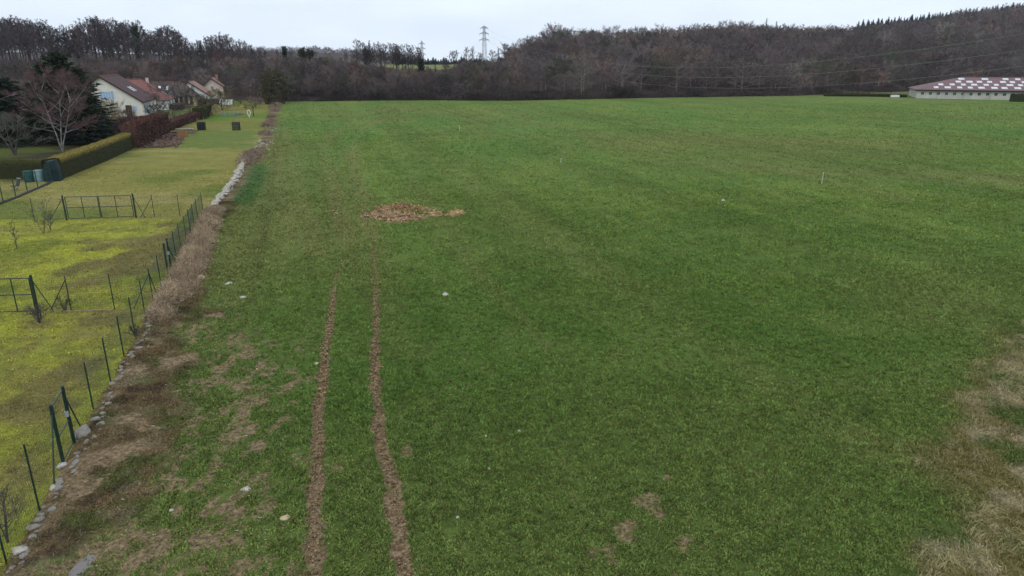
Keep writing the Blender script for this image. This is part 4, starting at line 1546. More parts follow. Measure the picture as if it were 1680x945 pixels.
c0 = P(103, 291)
hedge("hedge", "clipped green hedge with mossy yellow top running away beside the lawn", [(c0[0] - .55, c0[1] - .1), (-44.4, 76.5), (-48.3, 90.8)], 1.25, 1.95, M['hedge_green'], 901, .05, (6.5, 4.6, 3.2), 16000, .08)
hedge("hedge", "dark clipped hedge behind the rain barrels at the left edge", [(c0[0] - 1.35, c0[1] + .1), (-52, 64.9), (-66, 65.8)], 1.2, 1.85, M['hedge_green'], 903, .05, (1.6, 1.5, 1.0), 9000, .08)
pb = [P(222, 241), P(250, 229), P(276, 215)]
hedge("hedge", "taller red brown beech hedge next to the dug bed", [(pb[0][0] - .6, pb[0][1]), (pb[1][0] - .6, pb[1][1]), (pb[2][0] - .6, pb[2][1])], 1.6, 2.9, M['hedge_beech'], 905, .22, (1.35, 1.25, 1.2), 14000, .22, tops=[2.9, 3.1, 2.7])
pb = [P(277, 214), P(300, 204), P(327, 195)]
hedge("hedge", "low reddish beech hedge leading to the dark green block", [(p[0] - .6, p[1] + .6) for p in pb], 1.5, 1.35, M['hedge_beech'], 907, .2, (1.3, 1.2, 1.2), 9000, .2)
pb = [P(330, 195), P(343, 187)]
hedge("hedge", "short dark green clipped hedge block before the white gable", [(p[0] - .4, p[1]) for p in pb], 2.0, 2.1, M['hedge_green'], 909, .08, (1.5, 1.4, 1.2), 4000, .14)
hedge("hedge", "thin brown hedge behind the mossy topped one", [P(150, 232), P(185, 222), P(222, 214)], 1.2, 2.1, M['hedge_beech'], 911, .25, (.9, .9, .9), 6000, .2)
hedge("hedge", "black green clipped hedge in front of the barn at the right edge", [P(1657, 166.3), P(1690, 166.8), P(1790, 168)], 1.6, 2.0, M['hedge_green'], 913, .08, (.9, .9, .9), 6000, .16)
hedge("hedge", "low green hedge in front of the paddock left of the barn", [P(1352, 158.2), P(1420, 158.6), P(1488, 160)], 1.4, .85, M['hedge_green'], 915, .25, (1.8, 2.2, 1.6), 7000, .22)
hedge("hedge", "dark hedge line under the white gable", [P(322, 171.5), P(350, 171), P(362, 170.5)], 1.2, 1.3, M['hedge_green'], 917, .15, (1, 1, 1), 5000, .2)


# ------------------------------------------------------------------ garden trees and shrubs
def at(px, py):
    x, y = P(px, py)
    return (x, y, z1(x, y) - .05)


for (px, py, yt, rad, sd, lab) in ((118, 233, 88, 3.4, 921, "tall dark conifer with ragged top behind the birch"), (140, 232, 112, 3.0, 922, "broad dark conifer beside the cream gable"),
                                   (18, 236, 130, 3.2, 923, "dark conifer at the left edge of the photo"), (92, 225, 104, 2.8, 924, "dark conifer left of the tallest one"), (150, 236, 148, 2.2, 925, "low dark conifer at the foot of the cream house")):
    l = at(px, py)
    conifer("conifer_tree", lab, "tree", sd, HT(yt, l[1]) - l[2], rad * 1.35, 80, 7, l, "dark conifers in the gardens", M['leaf_dark'], lw=.30, droop=.10, taper=.5, trk=.18)

l = at(103, 247)
tree_thing("birch_tree", "birch with forked white trunk and pinkish twigs above the hedge", "tree", 931, loc=l, H=HT(102, l[1]), cr=4.2, cb=.25, n=(26, 8, 8, 8), tr=.12, tw=.030, stems=3, shape='round', bark=M['birch'], twig=mat('pink_twigs', (0.15, 0.092, 0.09), var=.2), up=.4)
l = at(24, 252)
tree_thing("apple_tree", "small grey fruit tree with low spreading branches at the left edge", "tree", 933, loc=l, H=HT(178, l[1]), cr=3.6, cb=.18, n=(16, 6, 7, 7), tr=.2, tw=.024, stems=3, shape='round', twig=mat('lichen_twigs', (0.16, 0.16, 0.13), var=.3), up=.6)
l = at(185, 213)
tree_thing("willow_bush", "straw coloured shrub with upright rods in front of the cream gable", "bush", 935, loc=l, H=HT(158, l[1]), cr=3.2, cb=.05, n=(34, 6, 5, 4), tr=.1, tw=.035, stems=7, shape='tall', twig=mat('straw_rods', (0.26, 0.19, 0.10), var=.25), bark=mat('straw_rods_bark', (0.24, 0.18, 0.10), var=.25), up=.9, rise=1.2)
l = at(160, 222)
tree_thing("bare_bush", "purplish bare shrub behind the mossy topped hedge", "bush", 936, loc=l, H=4.2, cr=3.2, cb=.05, n=(24, 6, 5, 4), tr=.09, tw=.04, stems=5, shape='round', twig=mat('purple_twigs', (0.12, 0.085, 0.085), var=.25), up=.5)
l = at(365, 180)
tree_thing("willow_bush", "rounded greenish tan shrub beside the white gable", "bush", 937, loc=l, H=HT(141, l[1]), cr=3.0, cb=.08, n=(30, 6, 6, 4), tr=.1, tw=.06, stems=5, shape='round', twig=mat('tan_twigs', (0.17, 0.145, 0.07), var=.25), up=.6)
l = at(420, 176)
tree_thing("bare_bush", "dusty pink bare shrub at the far end of the gardens", "bush", 938, loc=l, H=HT(157, l[1]), cr=2.5, cb=.08, n=(26, 6, 6, 4), tr=.08, tw=.06, stems=4, shape='round', twig=mat('dusty_twigs', (0.22, 0.16, 0.14), var=.25), up=.5)
l = at(452, 170)
g_ = thing("evergreen_tree", "dark olive evergreen at the corner of the field and the gardens", "tree", (l[0], l[1], l[2]))
MB().tube((0, 0, 0), (0, 0, 4), .25, .1, 7).build("trunk", M['bark'], g_)
r = np.random.default_rng(941)
n = 15000
dd = unit(r.normal(0, 1, (n, 3)))
rad = r.uniform(.55, 1.03, n) ** .5
lump = 0.55 + .75 * vnoise(dd[:, 0] * 4 + 9, dd[:, 1] * 4 + dd[:, 2] * 5 + 3, 5)
pp = dd * (rad * lump)[:, None] * np.array([[3.7, 3.7, 4.2]]) + np.array([[0, 0, 4.0]])
pp[:, 2] = np.maximum(pp[:, 2], .1)
tn = C(0.095, 0.085, 0.045) * r.uniform(.4, 1.5, (n, 1))
link("crown", leaf_mesh("crown", pp, .15, r, M['plant'], tn), g_)
for (px, py, H, cr, lab, sd, tc) in ((286, 200, 7.4, 4.0, "dark bare tree standing before the white house wall", 951, (.07, .06, .055)), (312, 188, 6.0, 3.0, "bare garden tree in front of the yellow house", 952, (.09, .075, .06)),
                                     (208, 205, 3.0, 2.0, "low purple brown shrub under the house windows", 953, (.12, .085, .08)), (263, 207, 2.6, 1.4, "small pale stemmed shrub beside the beech hedge", 954, (.2, .17, .13)),
                                     (60, 236, 5.2, 3.2, "dark bare shrub between the fruit tree and the birch", 955, (.05, .042, .038)), (130, 236, 4.0, 3.0, "brown bare shrub right of the birch trunk", 956, (.055, .042, .04)),
                                     (350, 178, 2.4, 2.0, "wine red bare shrub behind the swing", 957, (.12, .06, .06)), (395, 170, 3.8, 3.0, "dark bare shrub behind the vegetable plot", 958, (.09, .07, .06)), (380, 168, 4.6, 3.0, "brown bare shrub beside the farthest house", 959, (.11, .08, .07)),
                                     (338, 182, 4.2, 2.6, "grey bare shrub between the green hedge block and the white gable", 963, (.12, .10, .08)), (262, 200, 3.4, 2.4, "dark shrub against the white wall left of the bare tree", 964, (.06, .05, .045)), (250, 165, 8, 4.0, "brown bare tree rising behind the red roofed house", 960, (.11, .085, .08)), (30, 205, 5.5, 4.2, "brown thicket behind the fruit tree", 961, (.08, .055, .055)), (75, 215, 5.0, 3.8, "reddish bare shrub behind the birch", 962, (.13, .075, .07))):
    l = at(px, py)
    tree_thing("bare_bush", lab, "bush" if 'tree' not in lab else "tree", sd, loc=l, H=H, cr=cr, cb=.12, n=(24, 6, 6, 5), tr=.09, tw=.04, stems=4, shape='round', twig=mat('twigs_%d' % sd, tc, var=.25), up=.5)

# saplings and twiggy shrubs in the near gardens
for (px, py, yt, cr, st, lab, sd, tw) in ((71, 379, 323, .9, 3, "tall multi stemmed sapling left of the far gate", 971, .010), (82, 373, 345, .5, 2, "short brown sapling right of the multi stemmed one", 972, .010), (27, 404, 362, .4, 1, "thin sapling near the left edge", 973, .010),
                                          (64, 524, 497, .75, 9, "dense dark twiggy shrub below the near gate", 974, .012), (106, 505, 483, .45, 6, "small pale twiggy shrub beside the fence post", 975, .010), (10, 880, 800, .6, 3, "bare grey sapling at the bottom left corner", 976, .010),
                                          (222, 760 - 210, 528, .35, 6, "dark weed clump among the stones of the edging", 977, .010)):
    l = at(px, py)
    tree_thing("sapling", lab, "shrub", sd, loc=l, H=HT(yt, l[1]) - l[2], cr=cr, cb=.12, n=(14 + st * 2, 4, 4, 3), tr=.03, tw=tw, stems=st, shape='tall', up=.7)

# ------------------------------------------------------------------ stones
def rock_geo(r, s, flat=.6):
    """an irregular stone: distorted, faceted icosphere"""
    import bmesh
    bm = bmesh.new()
    bmesh.ops.create_icosphere(bm, subdivisions=2, radius=1)
    k = r.normal(0, 1, (6, 3))
    V = np.array([v.co[:] for v in bm.verts])
    F = np.array([[v.index for v in f.verts] for f in bm.faces])
    bm.free()
    for a in k:
        a = a / np.linalg.norm(a)
        d = V @ a
        V = V - np.clip(d - .62, 0, None)[:, None] * a[None] * .9
    V = V * (1 + r.normal(0, .03, (len(V), 1)))
    V = V * np.array([[s * r.uniform(.8, 1.3), s * r.uniform(.7, 1.1), s * flat * r.uniform(.8, 1.2)]])
    a = r.uniform(0, 6.28)
    c, s_ = math.cos(a), math.sin(a)
    V = np.stack([V[:, 0] * c - V[:, 1] * s_, V[:, 0] * s_ + V[:, 1] * c, V[:, 2]], 1)
    return V, F


def rock_tpl():
    rr_ = np.random.default_rng(77)
    return [rock_geo(rr_, 1.0, .7) for _ in range(10)]


RT = rock_tpl()


def clod_geo(r):
    V = np.array([(1, 0, 0), (-.8, .1, 0), (.1, 1, 0), (0, -.9, .1), (.1, 0, .8), (0, 0, -.5)], float) * r.uniform(.6, 1.3, (6, 3))
    return V, np.array([(0, 2, 4), (2, 1, 4), (1, 3, 4), (3, 0, 4), (2, 0, 5), (1, 2, 5), (3, 1, 5), (0, 3, 5)])


CL = [clod_geo(np.random.default_rng(60 + i)) for i in range(6)]


def stone_line(name, label, y0, y1, m, seed, dens, size, spread, tall=1, offs=0.0):
    r = np.random.default_rng(seed)
    parts = []
    n = int((y1 - y0) * dens)
    for k in range(n):
        y = y0 + (y1 - y0) * (k + r.random()) / n
        V, F = RT[r.integers(0, 10)]
        s = size * r.uniform(.45, 1.35)
        x = WX(y) + offs + r.normal(0, spread)
        z = z1(x, y) + s * .3 + (r.integers(0, tall) * size * .9 if tall > 1 else 0)
        a = r.uniform(0, 6.28)
        c, s_ = math.cos(a) * s, math.sin(a) * s
        V2 = np.stack([V[:, 0] * c - V[:, 1] * s_ + x, V[:, 0] * s_ + V[:, 1] * c + y, V[:, 2] * s + z], 1)
        parts.append((V2, [F], np.ones((len(V2), 3))))
    V, F, c = join(parts)
    return tag(link(name, mesh_from(name, V, F, m)), label, "stone wall")


stone_line("stone_wall", "low dry stone wall of white rubble beyond the fence", 49.5, 75.5, M['stone_pale'], 1001, 20, .15, .17, 2)
def loose_stones(label, group, y0, y1, m, seed, dens, size, spread, offs):
    """every loose stone an object of its own, sharing a few meshes"""
    r = np.random.default_rng(seed)
    ms = [mesh_from("stone", V, [F], m) for V, F in RT[:6]]
    n = int((y1 - y0) * dens)
    for k in range(n):
        y = y0 + (y1 - y0) * (k + r.random()) / n
        s = size * r.uniform(.4, 1.3)
        x = WX(y) + offs + r.normal(0, spread)
        o = link("stone", ms[r.integers(0, 6)], loc=(x, y, z1(x, y) + s * .12))
        o.scale = (s * r.uniform(.8, 1.4), s, s * r.uniform(.5, .9))
        o.rotation_euler = (r.uniform(-.2, .2), r.uniform(-.2, .2), r.uniform(0, 6))
        tag(o, label, "stone", group)


loose_stones("half buried grey stone in the row under the near part of the fence", "stones in the row under the near fence", 11.0, 30.5, M['stone'], 1003, 5.5, .105, .12, .2)
loose_stones("pale stone scattered on the bank just beyond the white rubble wall", "pale stones scattered on the bank beyond the wall", 76, 96, M['stone_pale'], 1005, 2.6, .20, .6, .4)
loose_stones("grey stone on the scrubby bank beside the far lawn", "grey stones on the bank beside the far lawn", 100, 128, M['stone'], 1007, .8, .2, .6, .3)


def rock(px, py, s, m, label, flat=.6, seed=0, grp=None):
    r = np.random.default_rng(seed + int(px * 7 + py))
    x, y = P(px, py)
    V, F = rock_geo(r, s, flat)
    o = link("stone", mesh_from("stone", V, [F], m), loc=(x, y, z1(x, y) + s * flat * .35))
    return tag(o, label, "stone", grp)


rock(137, 716, .27, M['stone'], "large grey boulder leaning at the foot of the near gate", .75)
rock(328, 457, .30, M['stone_ochre'], "broad ochre stone beside the brambles", .5)
rock(376, 466, .20, M['stone_pale'], "flat whitish stone at the crop edge right of the ochre one", .35)
rock(398, 489, .18, M['stone_pale'], "flat whitish stone in the crop below the brambles", .35)
rock(730, 485, .17, M['stone_pale'], "white stone alone in the middle of the crop", .6)
rock(404, 803, .12, M['stone_pale'], "pale stone between the verge and the left wheel track", .5)
rock(468, 849, .10, M['stone_ochre'], "buff stone just left of the left wheel track", .5)
rock(797, 716, .06, M['stone_pale'], "small white stone right of the wheel tracks, left of its neighbour", .7)
rock(852, 707, .06, M['stone_pale'], "small white stone farthest right of the wheel tracks", .7)
rock(751, 849, .06, M['stone_pale'], "small white stone nearest the bottom edge", .7)
rock(803, 770, .055, M['stone_ochre'], "small tan stone between two white ones", .6)
rock(89, 806, .12, M['stone_pale'], "rounded whitish stone below the near gate", .7)
rock(32, 908, .17, M['stone_pale'], "flat white stone at the bottom left corner", .5)
rock(281, 838, .06, M['stone_pale'], "tiny cream stone on the brown verge", .7)
rock(422, 605, .07, M['stone_ochre'], "small stone in the thin crop left of the track", .6)
rock(1186, 330, .16, M['stone_pale'], "small pale stone far out in the crop on the right", .6)
rock(520, 597, .09, M['stone_ochre'], "small ochre stone beside the left wheel track", .6)
rr = random.Random(91)
o0 = None
for i in range(26):
    px, py = rr.uniform(130, 460), rr.uniform(480, 930)
    x, y = P(px, py)
    if x < WX(y) + .8: continue
    if o0 is None:
        V, F = RT[2]
        o0 = link("pebble", mesh_from("pebble", V, [F], M['stone_pale']))
        o = o0
    else:
        o = o0.copy(); COL.objects.link(o)
    s = rr.uniform(.02, .045)
    o.scale = (s, s * .8, s * .6)
    o.location = (x, y, z1(x, y) + .02)
    tag(o, "tiny pale stone lying on the thin soil near the verge", "stone", "small stones scattered on the left part of the field")

# ------------------------------------------------------------------ fences and gates
def post_pos(px, py):
    x, y = P(px, py)
    return Vector((x, y, z1(x, y)))


def wire_panel(pa, pb_, h, name, parent, gap=.10, wr=.0022, z0=.05):
    mb = MB()
    d = (pb_ - pa)
    L = math.hypot(d.x, d.y)
    n = max(2, int(L / gap))
    for k in range(n + 1):
        q = pa + d * (k / n)
        mb.tube((q.x, q.y, q.z + z0), (q.x, q.y, q.z + h), wr, n=3)
    m_ = int(h / gap)
    for k in range(m_ + 1):
        zz = z0 + (h - z0) * k / m_
        mb.tube((pa.x, pa.y, pa.z + zz), (pb_.x, pb_.y, pb_.z + zz), wr * (1.5 if k in (0, m_) else 1), n=3)
    return mb.build(name, M['green_wire'], parent)


def post(parent, p, h, r=.022, name="post"):
    mb = MB()
    mb.tube((p.x, p.y, p.z - .2), (p.x, p.y, p.z + h), r, n=8)
    mb.tube((p.x, p.y, p.z + h), (p.x, p.y, p.z + h + .02), r * 1.25, r * .8, 8)
    return mb.build(name, M['green_metal'], parent)


def fence_run(parent, pts, hs, wire=True, rr=.022):
    for p, h in zip(pts, hs):
        post(parent, p, h, rr)
    if wire:
        for a, b in zip(pts[:-1], pts[1:]):
            wire_panel(a, b, min(1.42, hs[0] - .04), "wire_mesh", parent)


def brace(parent, a, ha, b):
    return MB().tube((a.x, a.y, a.z + ha), (b.x, b.y, b.z), .02, n=6).build("brace", M['green_metal'], parent)


fp = [(-22, 985), (10, 921), (65, 837)]
fence = thing("wire_fence", "green wire fence on thin posts along the stone edging", "fence", (0, 0, 0))
seg1 = [post_pos(*p) for p in fp]
seg1_end = post_pos(104, 761)
gD = post_pos(122, 726)
seg2 = [gD] + [post_pos(*p) for p in ((153, 670), (181, 624), (203, 582), (221, 546), (238, 516), (251, 491), (264, 467), (276, 451))]
seg3 = [post_pos(*p) for p in ((281, 443), (289, 423), (297, 408), (306, 395), (313, 384), (319, 372), (325, 362), (334, 352))]
hts = [1.62, 1.62, 1.75]
for p, h in zip(seg1, hts): post(fence, p, h)
for a, b in zip(seg1, seg1[1:] + [seg1_end]): wire_panel(a, b, 1.42, "wire_mesh", fence)
for p in seg2[1:-1]: post(fence, p, 1.55)
for a, b in zip(seg2[:-1], seg2[1:]): wire_panel(a, b, 1.42, "wire_mesh", fence)
for p in seg3[1:]: post(fence, p, 1.52)
for a, b in zip(seg3[:-1], seg3[1:]): wire_panel(a, b, 1.42, "wire_mesh", fence, wr=.004)
brace(fence, seg2[6], 1.3, post_pos(218, 500))
brace(fence, seg2[6], 1.35, post_pos(257, 480))
brace(fence, seg3[0], 1.35, post_pos(289, 432))
brace(fence, seg3[5], 1.3, post_pos(310, 388))


def walk_gate(a, b, label, h):
    t = thing("garden_gate", label, "gate", ((a + b) / 2)[:])
    o = (a + b) / 2
    a2, b2 = a - o, b - o
    for p in (a2, b2):
        mb = MB()
        mb.tube((p.x, p.y, p.z - .2), (p.x, p.y, p.z + h), .045, n=8)
        mb.tube((p.x, p.y, p.z + h), (p.x, p.y, p.z + h + .03), .055, .02, 8)
        mb.build("gate_post", M['green_metal'], t)
    d = b2 - a2
    f = MB()
    p0, p1 = a2 + d * .09, b2 - d * .09
    for zz in (.08, .75, h - .08):
        f.tube((p0.x, p0.y, p0.z + zz), (p1.x, p1.y, p1.z + zz), .02, n=6)
    for q in (p0, p1):
        f.tube((q.x, q.y, q.z + .08), (q.x, q.y, q.z + h - .08), .02, n=6)
    lf = f.build("gate_leaf", M['green_metal'], t)
    wire_panel(p0, p1, h - .1, "wire_mesh", lf, wr=.002)
    mb = MB()
    mid = p1 + Vector((0, 0, .95))
    mb.box(mid.x - .04, mid.x + .04, mid.y - .03, mid.y + .03, mid.z - .08, mid.z + .08)
    mb.build("latch", M['steel'], lf)
    return t


g1 = walk_gate(seg1_end, gD, "small green gate closest to the camera", 1.72)
o = (seg1_end + gD) / 2
brace(g1, seg1_end - o, 1.5, post_pos(88, 790) - o)
brace(g1, gD - o, 1.45, post_pos(134, 702) - o)
g2 = walk_gate(seg2[-1], seg3[0], "small green gate farther along beside the brambles", 1.68)
rock(103, 764, .17, M['concrete'], "block of pale concrete at the foot of the near gate post", .5)


def double_gate(a, b, label, h, bl, brs):
    t = thing("double_gate", label, "gate", ((a + b) / 2)[:])
    o = (a + b) / 2
    a, b = a - o, b - o
    for p in (a, b):
        MB().tube((p.x, p.y, p.z - .2), (p.x, p.y, p.z + h + .08), .055, n=8).build("gate_post", M['green_metal'], t)
    d = b - a
    for k in range(2):
        p0, p1 = a + d * (.03 + .475 * k), a + d * (.49 + .48 * k)
        f = MB()
        for zz in (.1, h * .52, h - .05):
            f.tube((p0.x, p0.y, p0.z + zz), (p1.x, p1.y, p1.z + zz), .022, n=6)
        for u in (0, .5, 1):
            q = p0 + (p1 - p0) * u
            f.tube((q.x, q.y, q.z + .1), (q.x, q.y, q.z + h - .05), .026, n=6)
        lf = f.build("gate_leaf", M['green_metal'], t)
        wire_panel(p0, p1, h - .06, "wire_mesh", lf, wr=.002, z0=.1)
    for pt, q in bl:
        brace(t, (a if pt == 0 else b), h - .1, q - o)
    for p, h2, q in brs:
        pass
    return t


ga, gb = post_pos(109, 358), post_pos(223, 354)
double_gate(ga, gb, "wide green double gate crossing the garden behind the saplings", 1.6, [(0, post_pos(82, 357)), (1, post_pos(238, 354))], [])
cf = thing("wire_fence", "short green cross fence on both sides of the far double gate", "fence", (0, 0, 0))
pl = [post_pos(*p) for p in ((-20, 362), (56, 358))]
pr_ = [post_pos(*p) for p in ((253, 352), (295, 352))]
fence_run(cf, pl, [1.5, 1.5])
wire_panel(pl[-1], ga, 1.4, "wire_mesh", cf)
fence_run(cf, pr_, [1.5, 1.5])
wire_panel(gb, pr_[0], 1.4, "wire_mesh", cf)
wire_panel(pr_[1], seg3[-1], 1.4, "wire_mesh", cf)
brace(cf, pr_[0], 1.35, post_pos(230, 354))

ga, gb = post_pos(-66, 512), post_pos(62, 508)
double_gate(ga, gb, "green double gate cut off by the left edge", 1.6, [(1, post_pos(88, 506))], [])
cf = thing("wire_fence", "green cross fence from the near double gate to the long fence", "fence", (0, 0, 0))
pr_ = [post_pos(116, 504), post_pos(187, 501)]
fence_run(cf, pr_, [1.55, 1.6])
wire_panel(gb, pr_[0], 1.4, "wire_mesh", cf)
wire_panel(pr_[1], seg2[6], 1.4, "wire_mesh", cf)
brace(cf, pr_[0], 1.4, post_pos(81, 505))
mb = MB()
e0, e1 = post_pos(70, 507), post_pos(187, 503)
for k in range(7):
    u0, u1 = k / 7, (k + .9) / 7
    a, b = e0 + (e1 - e0) * u0, e0 + (e1 - e0) * u1
    mb.box(a.x, b.x, a.y - .04, a.y + .03, a.z - .1, a.z + .05)
tag(mb.build("edging_boards", M['wood']), "row of pale edging boards under the near cross fence", "edging")

cf = thing("wire_fence", "dark fence in front of the rain barrels", "fence", (0, 0, 0))
pts_ = [post_pos(*p) for p in ((-18, 338), (5, 330), (26, 322), (45, 314), (62, 307), (78, 300), (85, 296))]
fence_run(cf, pts_, [1.5, 1.5, 1.55, 1.5, 1.5, 1.75, 1.2], rr=.035)
mb = MB()
for a, b in zip(pts_[:-1], pts_[1:]):
    mb.tube((a.x, a.y, a.z + .05), (b.x, b.y, b.z + .05), .11, n=6)
mb.build("base_kerb", M['dark_mesh'], cf)
# paddock fence by the barn
cf = thing("post_fence", "post and rail fence of the paddock left of the barn", "fence", (0, 0, 0))
pp = [post_pos(1392 + k * 9, 158.0 + k * .12) + Vector((0, 3.2, 0)) for k in range(12)]
for p in pp:
    p.z = z1(p.x, p.y)
    MB().tube((p.x, p.y, p.z - .2), (p.x, p.y, p.z + 1.3), .07, n=5).build("post", M['wood'], cf)
for zz in (.6, 1.15):
    mb = MB()
    for a, b in zip(pp[:-1], pp[1:]):
        mb.tube((a.x, a.y, a.z + zz), (b.x, b.y, b.z + zz), .04, n=4)
    mb.build("rail", M['wood'], cf)
l = at(1468, 160.3)
t = thing("water_trough", "white trough at the paddock hedge near the barn", "trough", l, 0.1)
MB().box(-1.15, 1.15, -.45, .45, .15, .75).box(-1.0, 1.0, -.36, .36, .7, .77).build("tank", M['white_paint'], t)
for s in (-1, 1):
    MB().box(s * 1.0 - .08, s * 1.0 + .08, -.3, .3, 0, .16).build("foot", M['steel'], t)


# ------------------------------------------------------------------ garden things
def barrel(px, py, h, rad, m, label):
    t = thing("rain_barrel", label, "barrel", at(px, py), 0, "rain barrels by the dark hedge")
    mb = MB()
    pr = [(0, .9), (.25, 1.0), (.5, 1.04), (.75, 1.0), (.97, .92)]
    for (a, ra), (b, rb_) in zip(pr[:-1], pr[1:]):
        mb.tube((0, 0, a * h), (0, 0, b * h), rad * ra, rad * rb_, 16)
    mb.build("body", m, t, smooth_sh=False)
    MB().tube((0, 0, .975 * h), (0, 0, 1.03 * h), rad * .98, rad * .9, 16).build("lid", m, t)
    MB().tube((0, -rad * .95, .12 * h), (0, -rad * 1.15, .12 * h), .03).build("tap", M['dark_mesh'], t)


barrel(48, 296, 1.0, .40, M['plastic_green'], "dark green rain barrel, leftmost of the row")
barrel(65, 295, 1.02, .38, M['plastic_pale'], "pale blue grey rain barrel in the middle of the row")
barrel(78, 294.5, 1.0, .36, M['plastic_green'], "dark green rain barrel behind the tallest fence post")
t = thing("covered_stack", "tall stack under a dark teal tarpaulin at the hedge corner", "tarpaulin", at(89, 294), .2)
mb = MB()
mb.poly([(-.65, -.5, 0), (.65, -.5, 0), (.6, .5, 0), (-.6, .5, 0), (-.6, -.45, 1.0), (.62, -.42, 1.05), (.55, .45, 1.1), (-.55, .45, 1.0), (-.3, -.3, 1.75), (.42, -.3, 1.9), (.4, .35, 1.9), (-.3, .35, 1.8)],
        [(0, 1, 5, 4), (1, 2, 6, 5), (2, 3, 7, 6), (3, 0, 4, 7), (4, 5, 9, 8), (5, 6, 10, 9), (6, 7, 11, 10), (7, 4, 8, 11), (8, 9, 10, 11), (3, 2, 1, 0)])
mb.build("cover", M['tarp'], t)
mb = MB()
for zz in (.5, 1.3):
    mb.tube((-.68, -.5, zz), (.68, -.48, zz + .03), .015, n=5)
mb.build("rope", M['dark_mesh'], t)
t = thing("garden_chair", "black folding chair behind the fence at the left edge", "chair", at(25, 310), -.5)
MB().box(-.24, .24, -.22, .24, .42, .46).build("seat", M['dark_mesh'], t)
MB().poly([(-.24, .22, .44), (.24, .22, .44), (.24, .42, 1.0), (-.24, .42, 1.0), (-.24, .25, .44), (.24, .25, .44), (.24, .45, 1.0), (-.24, .45, 1.0)],
          [(0, 1, 2, 3), (7, 6, 5, 4), (0, 4, 5, 1), (1, 5, 6, 2), (2, 6, 7, 3), (3, 7, 4, 0)]).build("backrest", M['dark_mesh'], t)
MB().box(-.26, .26, .40, .46, .98, 1.04).build("top_bar", M['steel'], t)
for sx in (-1, 1):
    for sy in (-1, 1):
        MB().tube((sx * .22, sy * .2, .42), (sx * .23, -sy * .22, 0), .014, n=6).build("leg", M['dark_mesh'], t)


def tree_guard(px, py, label):
    l = at(px, py)
    t = thing("tree_guard", label, "tree guard", l, TH, "square guards round young trees")
    for k in range(4):
        a = k * math.pi / 2
        mb = MB()
        c, s = math.cos(a), math.sin(a)
        f = lambda u, v, z: (u * c - v * s, u * s + v * c, z)
        for q in range(14):
            u = -.55 + 1.1 * q / 13
            mb.tube(f(u, -.55, .02), f(u, -.55, 1.25), .028, n=4)
        for z in (.1, .5, .9, 1.2):
            mb.tube(f(-.55, -.55, z), f(.55, -.55, z), .03, n=4)
        mb.build("mesh_panel", M['dark_mesh'], t)
    for sx, sy, h in ((-.5, -.5, 1.9), (.5, -.5, 1.7), (.45, .5, 2.0), (-.45, .5, 1.75)):
        MB().tube((sx, sy, 0), (sx * .9, sy * .9, h), .035, n=6).build("stake", M['wood'], t)
    MB().tube((0, 0, 0), (.05, 0, 1.9), .035, .01, 6).build("sapling_stem", M['bark'], t)


tree_guard(331, 212, "dark square tree guard on the lawn, the left one near the dug bed")
tree_guard(388, 212, "dark square tree guard on the lawn, the right one near the bank")

l = at(353, 190)
t = thing("swing_set", "wooden garden swing with A shaped legs on the far lawn", "swing", l, .25)
for y_ in (0, 3.2):
    for s in (-1, 1):
        MB().tube((s * 1.05, y_, 0), (0, y_, 2.1), .09, n=6).build("leg", M['wood'], t)
    MB().tube((-.6, y_, .85), (.6, y_, .85), .06, n=6).build("crossbar", M['wood'], t)
MB().tube((0, -.2, 2.1), (0, 3.4, 2.1), .09, n=6).build("top_beam", M['wood'], t)
for y_ in (.9, 2.2):
    sw = MB().box(-.12, .12, y_ - .22, y_ + .22, .5, .54).build("swing_seat", M['tarp'], t)
    mb = MB()
    for q in (-.2, .2):
        mb.tube((0, y_ + q, .54), (0, y_ + q, 2.05), .012, n=4)
    mb.build("rope", M['dark_mesh'], sw)

l = at(377, 190)
t = thing("vegetable_cage", "low frame with pale green netting beside the swing", "net cage", l, .2)
mb = MB()
for k in range(5):
    x = -1.6 + k * .8
    mb.tube((x, -.7, 0), (x, -.55, .9), .025, n=5).tube((x, .7, 0), (x, .55, .9), .025, n=5).tube((x, -.55, .9), (x, .55, .9), .025, n=5)
mb.build("hoops", M['steel'], t)
mb = MB()
for k in range(26):
    x = -1.6 + 3.2 * k / 25
    mb.tube((x, -.72, .02), (x, -.57, .92), .012, n=3).tube((x, -.57, .92), (x, .57, .92), .012, n=3)
for k in range(7):
    mb.tube((-1.6, -.72 + .02 * k, .1 + .13 * k), (1.6, -.72 + .02 * k, .1 + .13 * k), .012, n=3)
mb.build("netting", M['net_green'], t)

l = at(409, 192)
t = thing("plant_hoop", "white oval hoop standing on the far lawn", "garden ornament", l)
mb = MB()
pv = None
for k in range(17):
    a = 2 * math.pi * k / 16
    p = (.28 * math.cos(a), 0, .95 + .5 * math.sin(a))
    if pv: mb.tube(pv, p, .07, n=5)
    pv = p
mb.build("hoop", M['white_paint'], t)
MB().tube((0, 0, 0), (0, 0, .47), .07, n=6).build("stem", M['white_paint'], t)
l = at(416, 190)
t = thing("wooden_post", "dark post standing on the far lawn right of the white hoop", "post", l)
MB().tube((0, 0, 0), (0, 0, 1.35), .09, .08, 8).build("shaft", M['dark_wood'], t)
MB().tube((0, 0, 1.35), (0, 0, 1.42), .11, .03, 8).build("cap", M['dark_wood'], t)
l = at(393, 189)
t = thing("sand_pit", "round dark covered sand pit on the far lawn", "sand pit", l)
MB().tube((0, 0, 0), (0, 0, .28), 1.25, 1.2, 18).build("rim", M['wood'], t)
MB().tube((0, 0, .28), (0, 0, .42), 1.1, .5, 18).build("cover", M['tarp'], t)
l = at(409, 178)
t = thing("picnic_table", "dark wooden picnic table near the pink shrub", "table", l, .1)
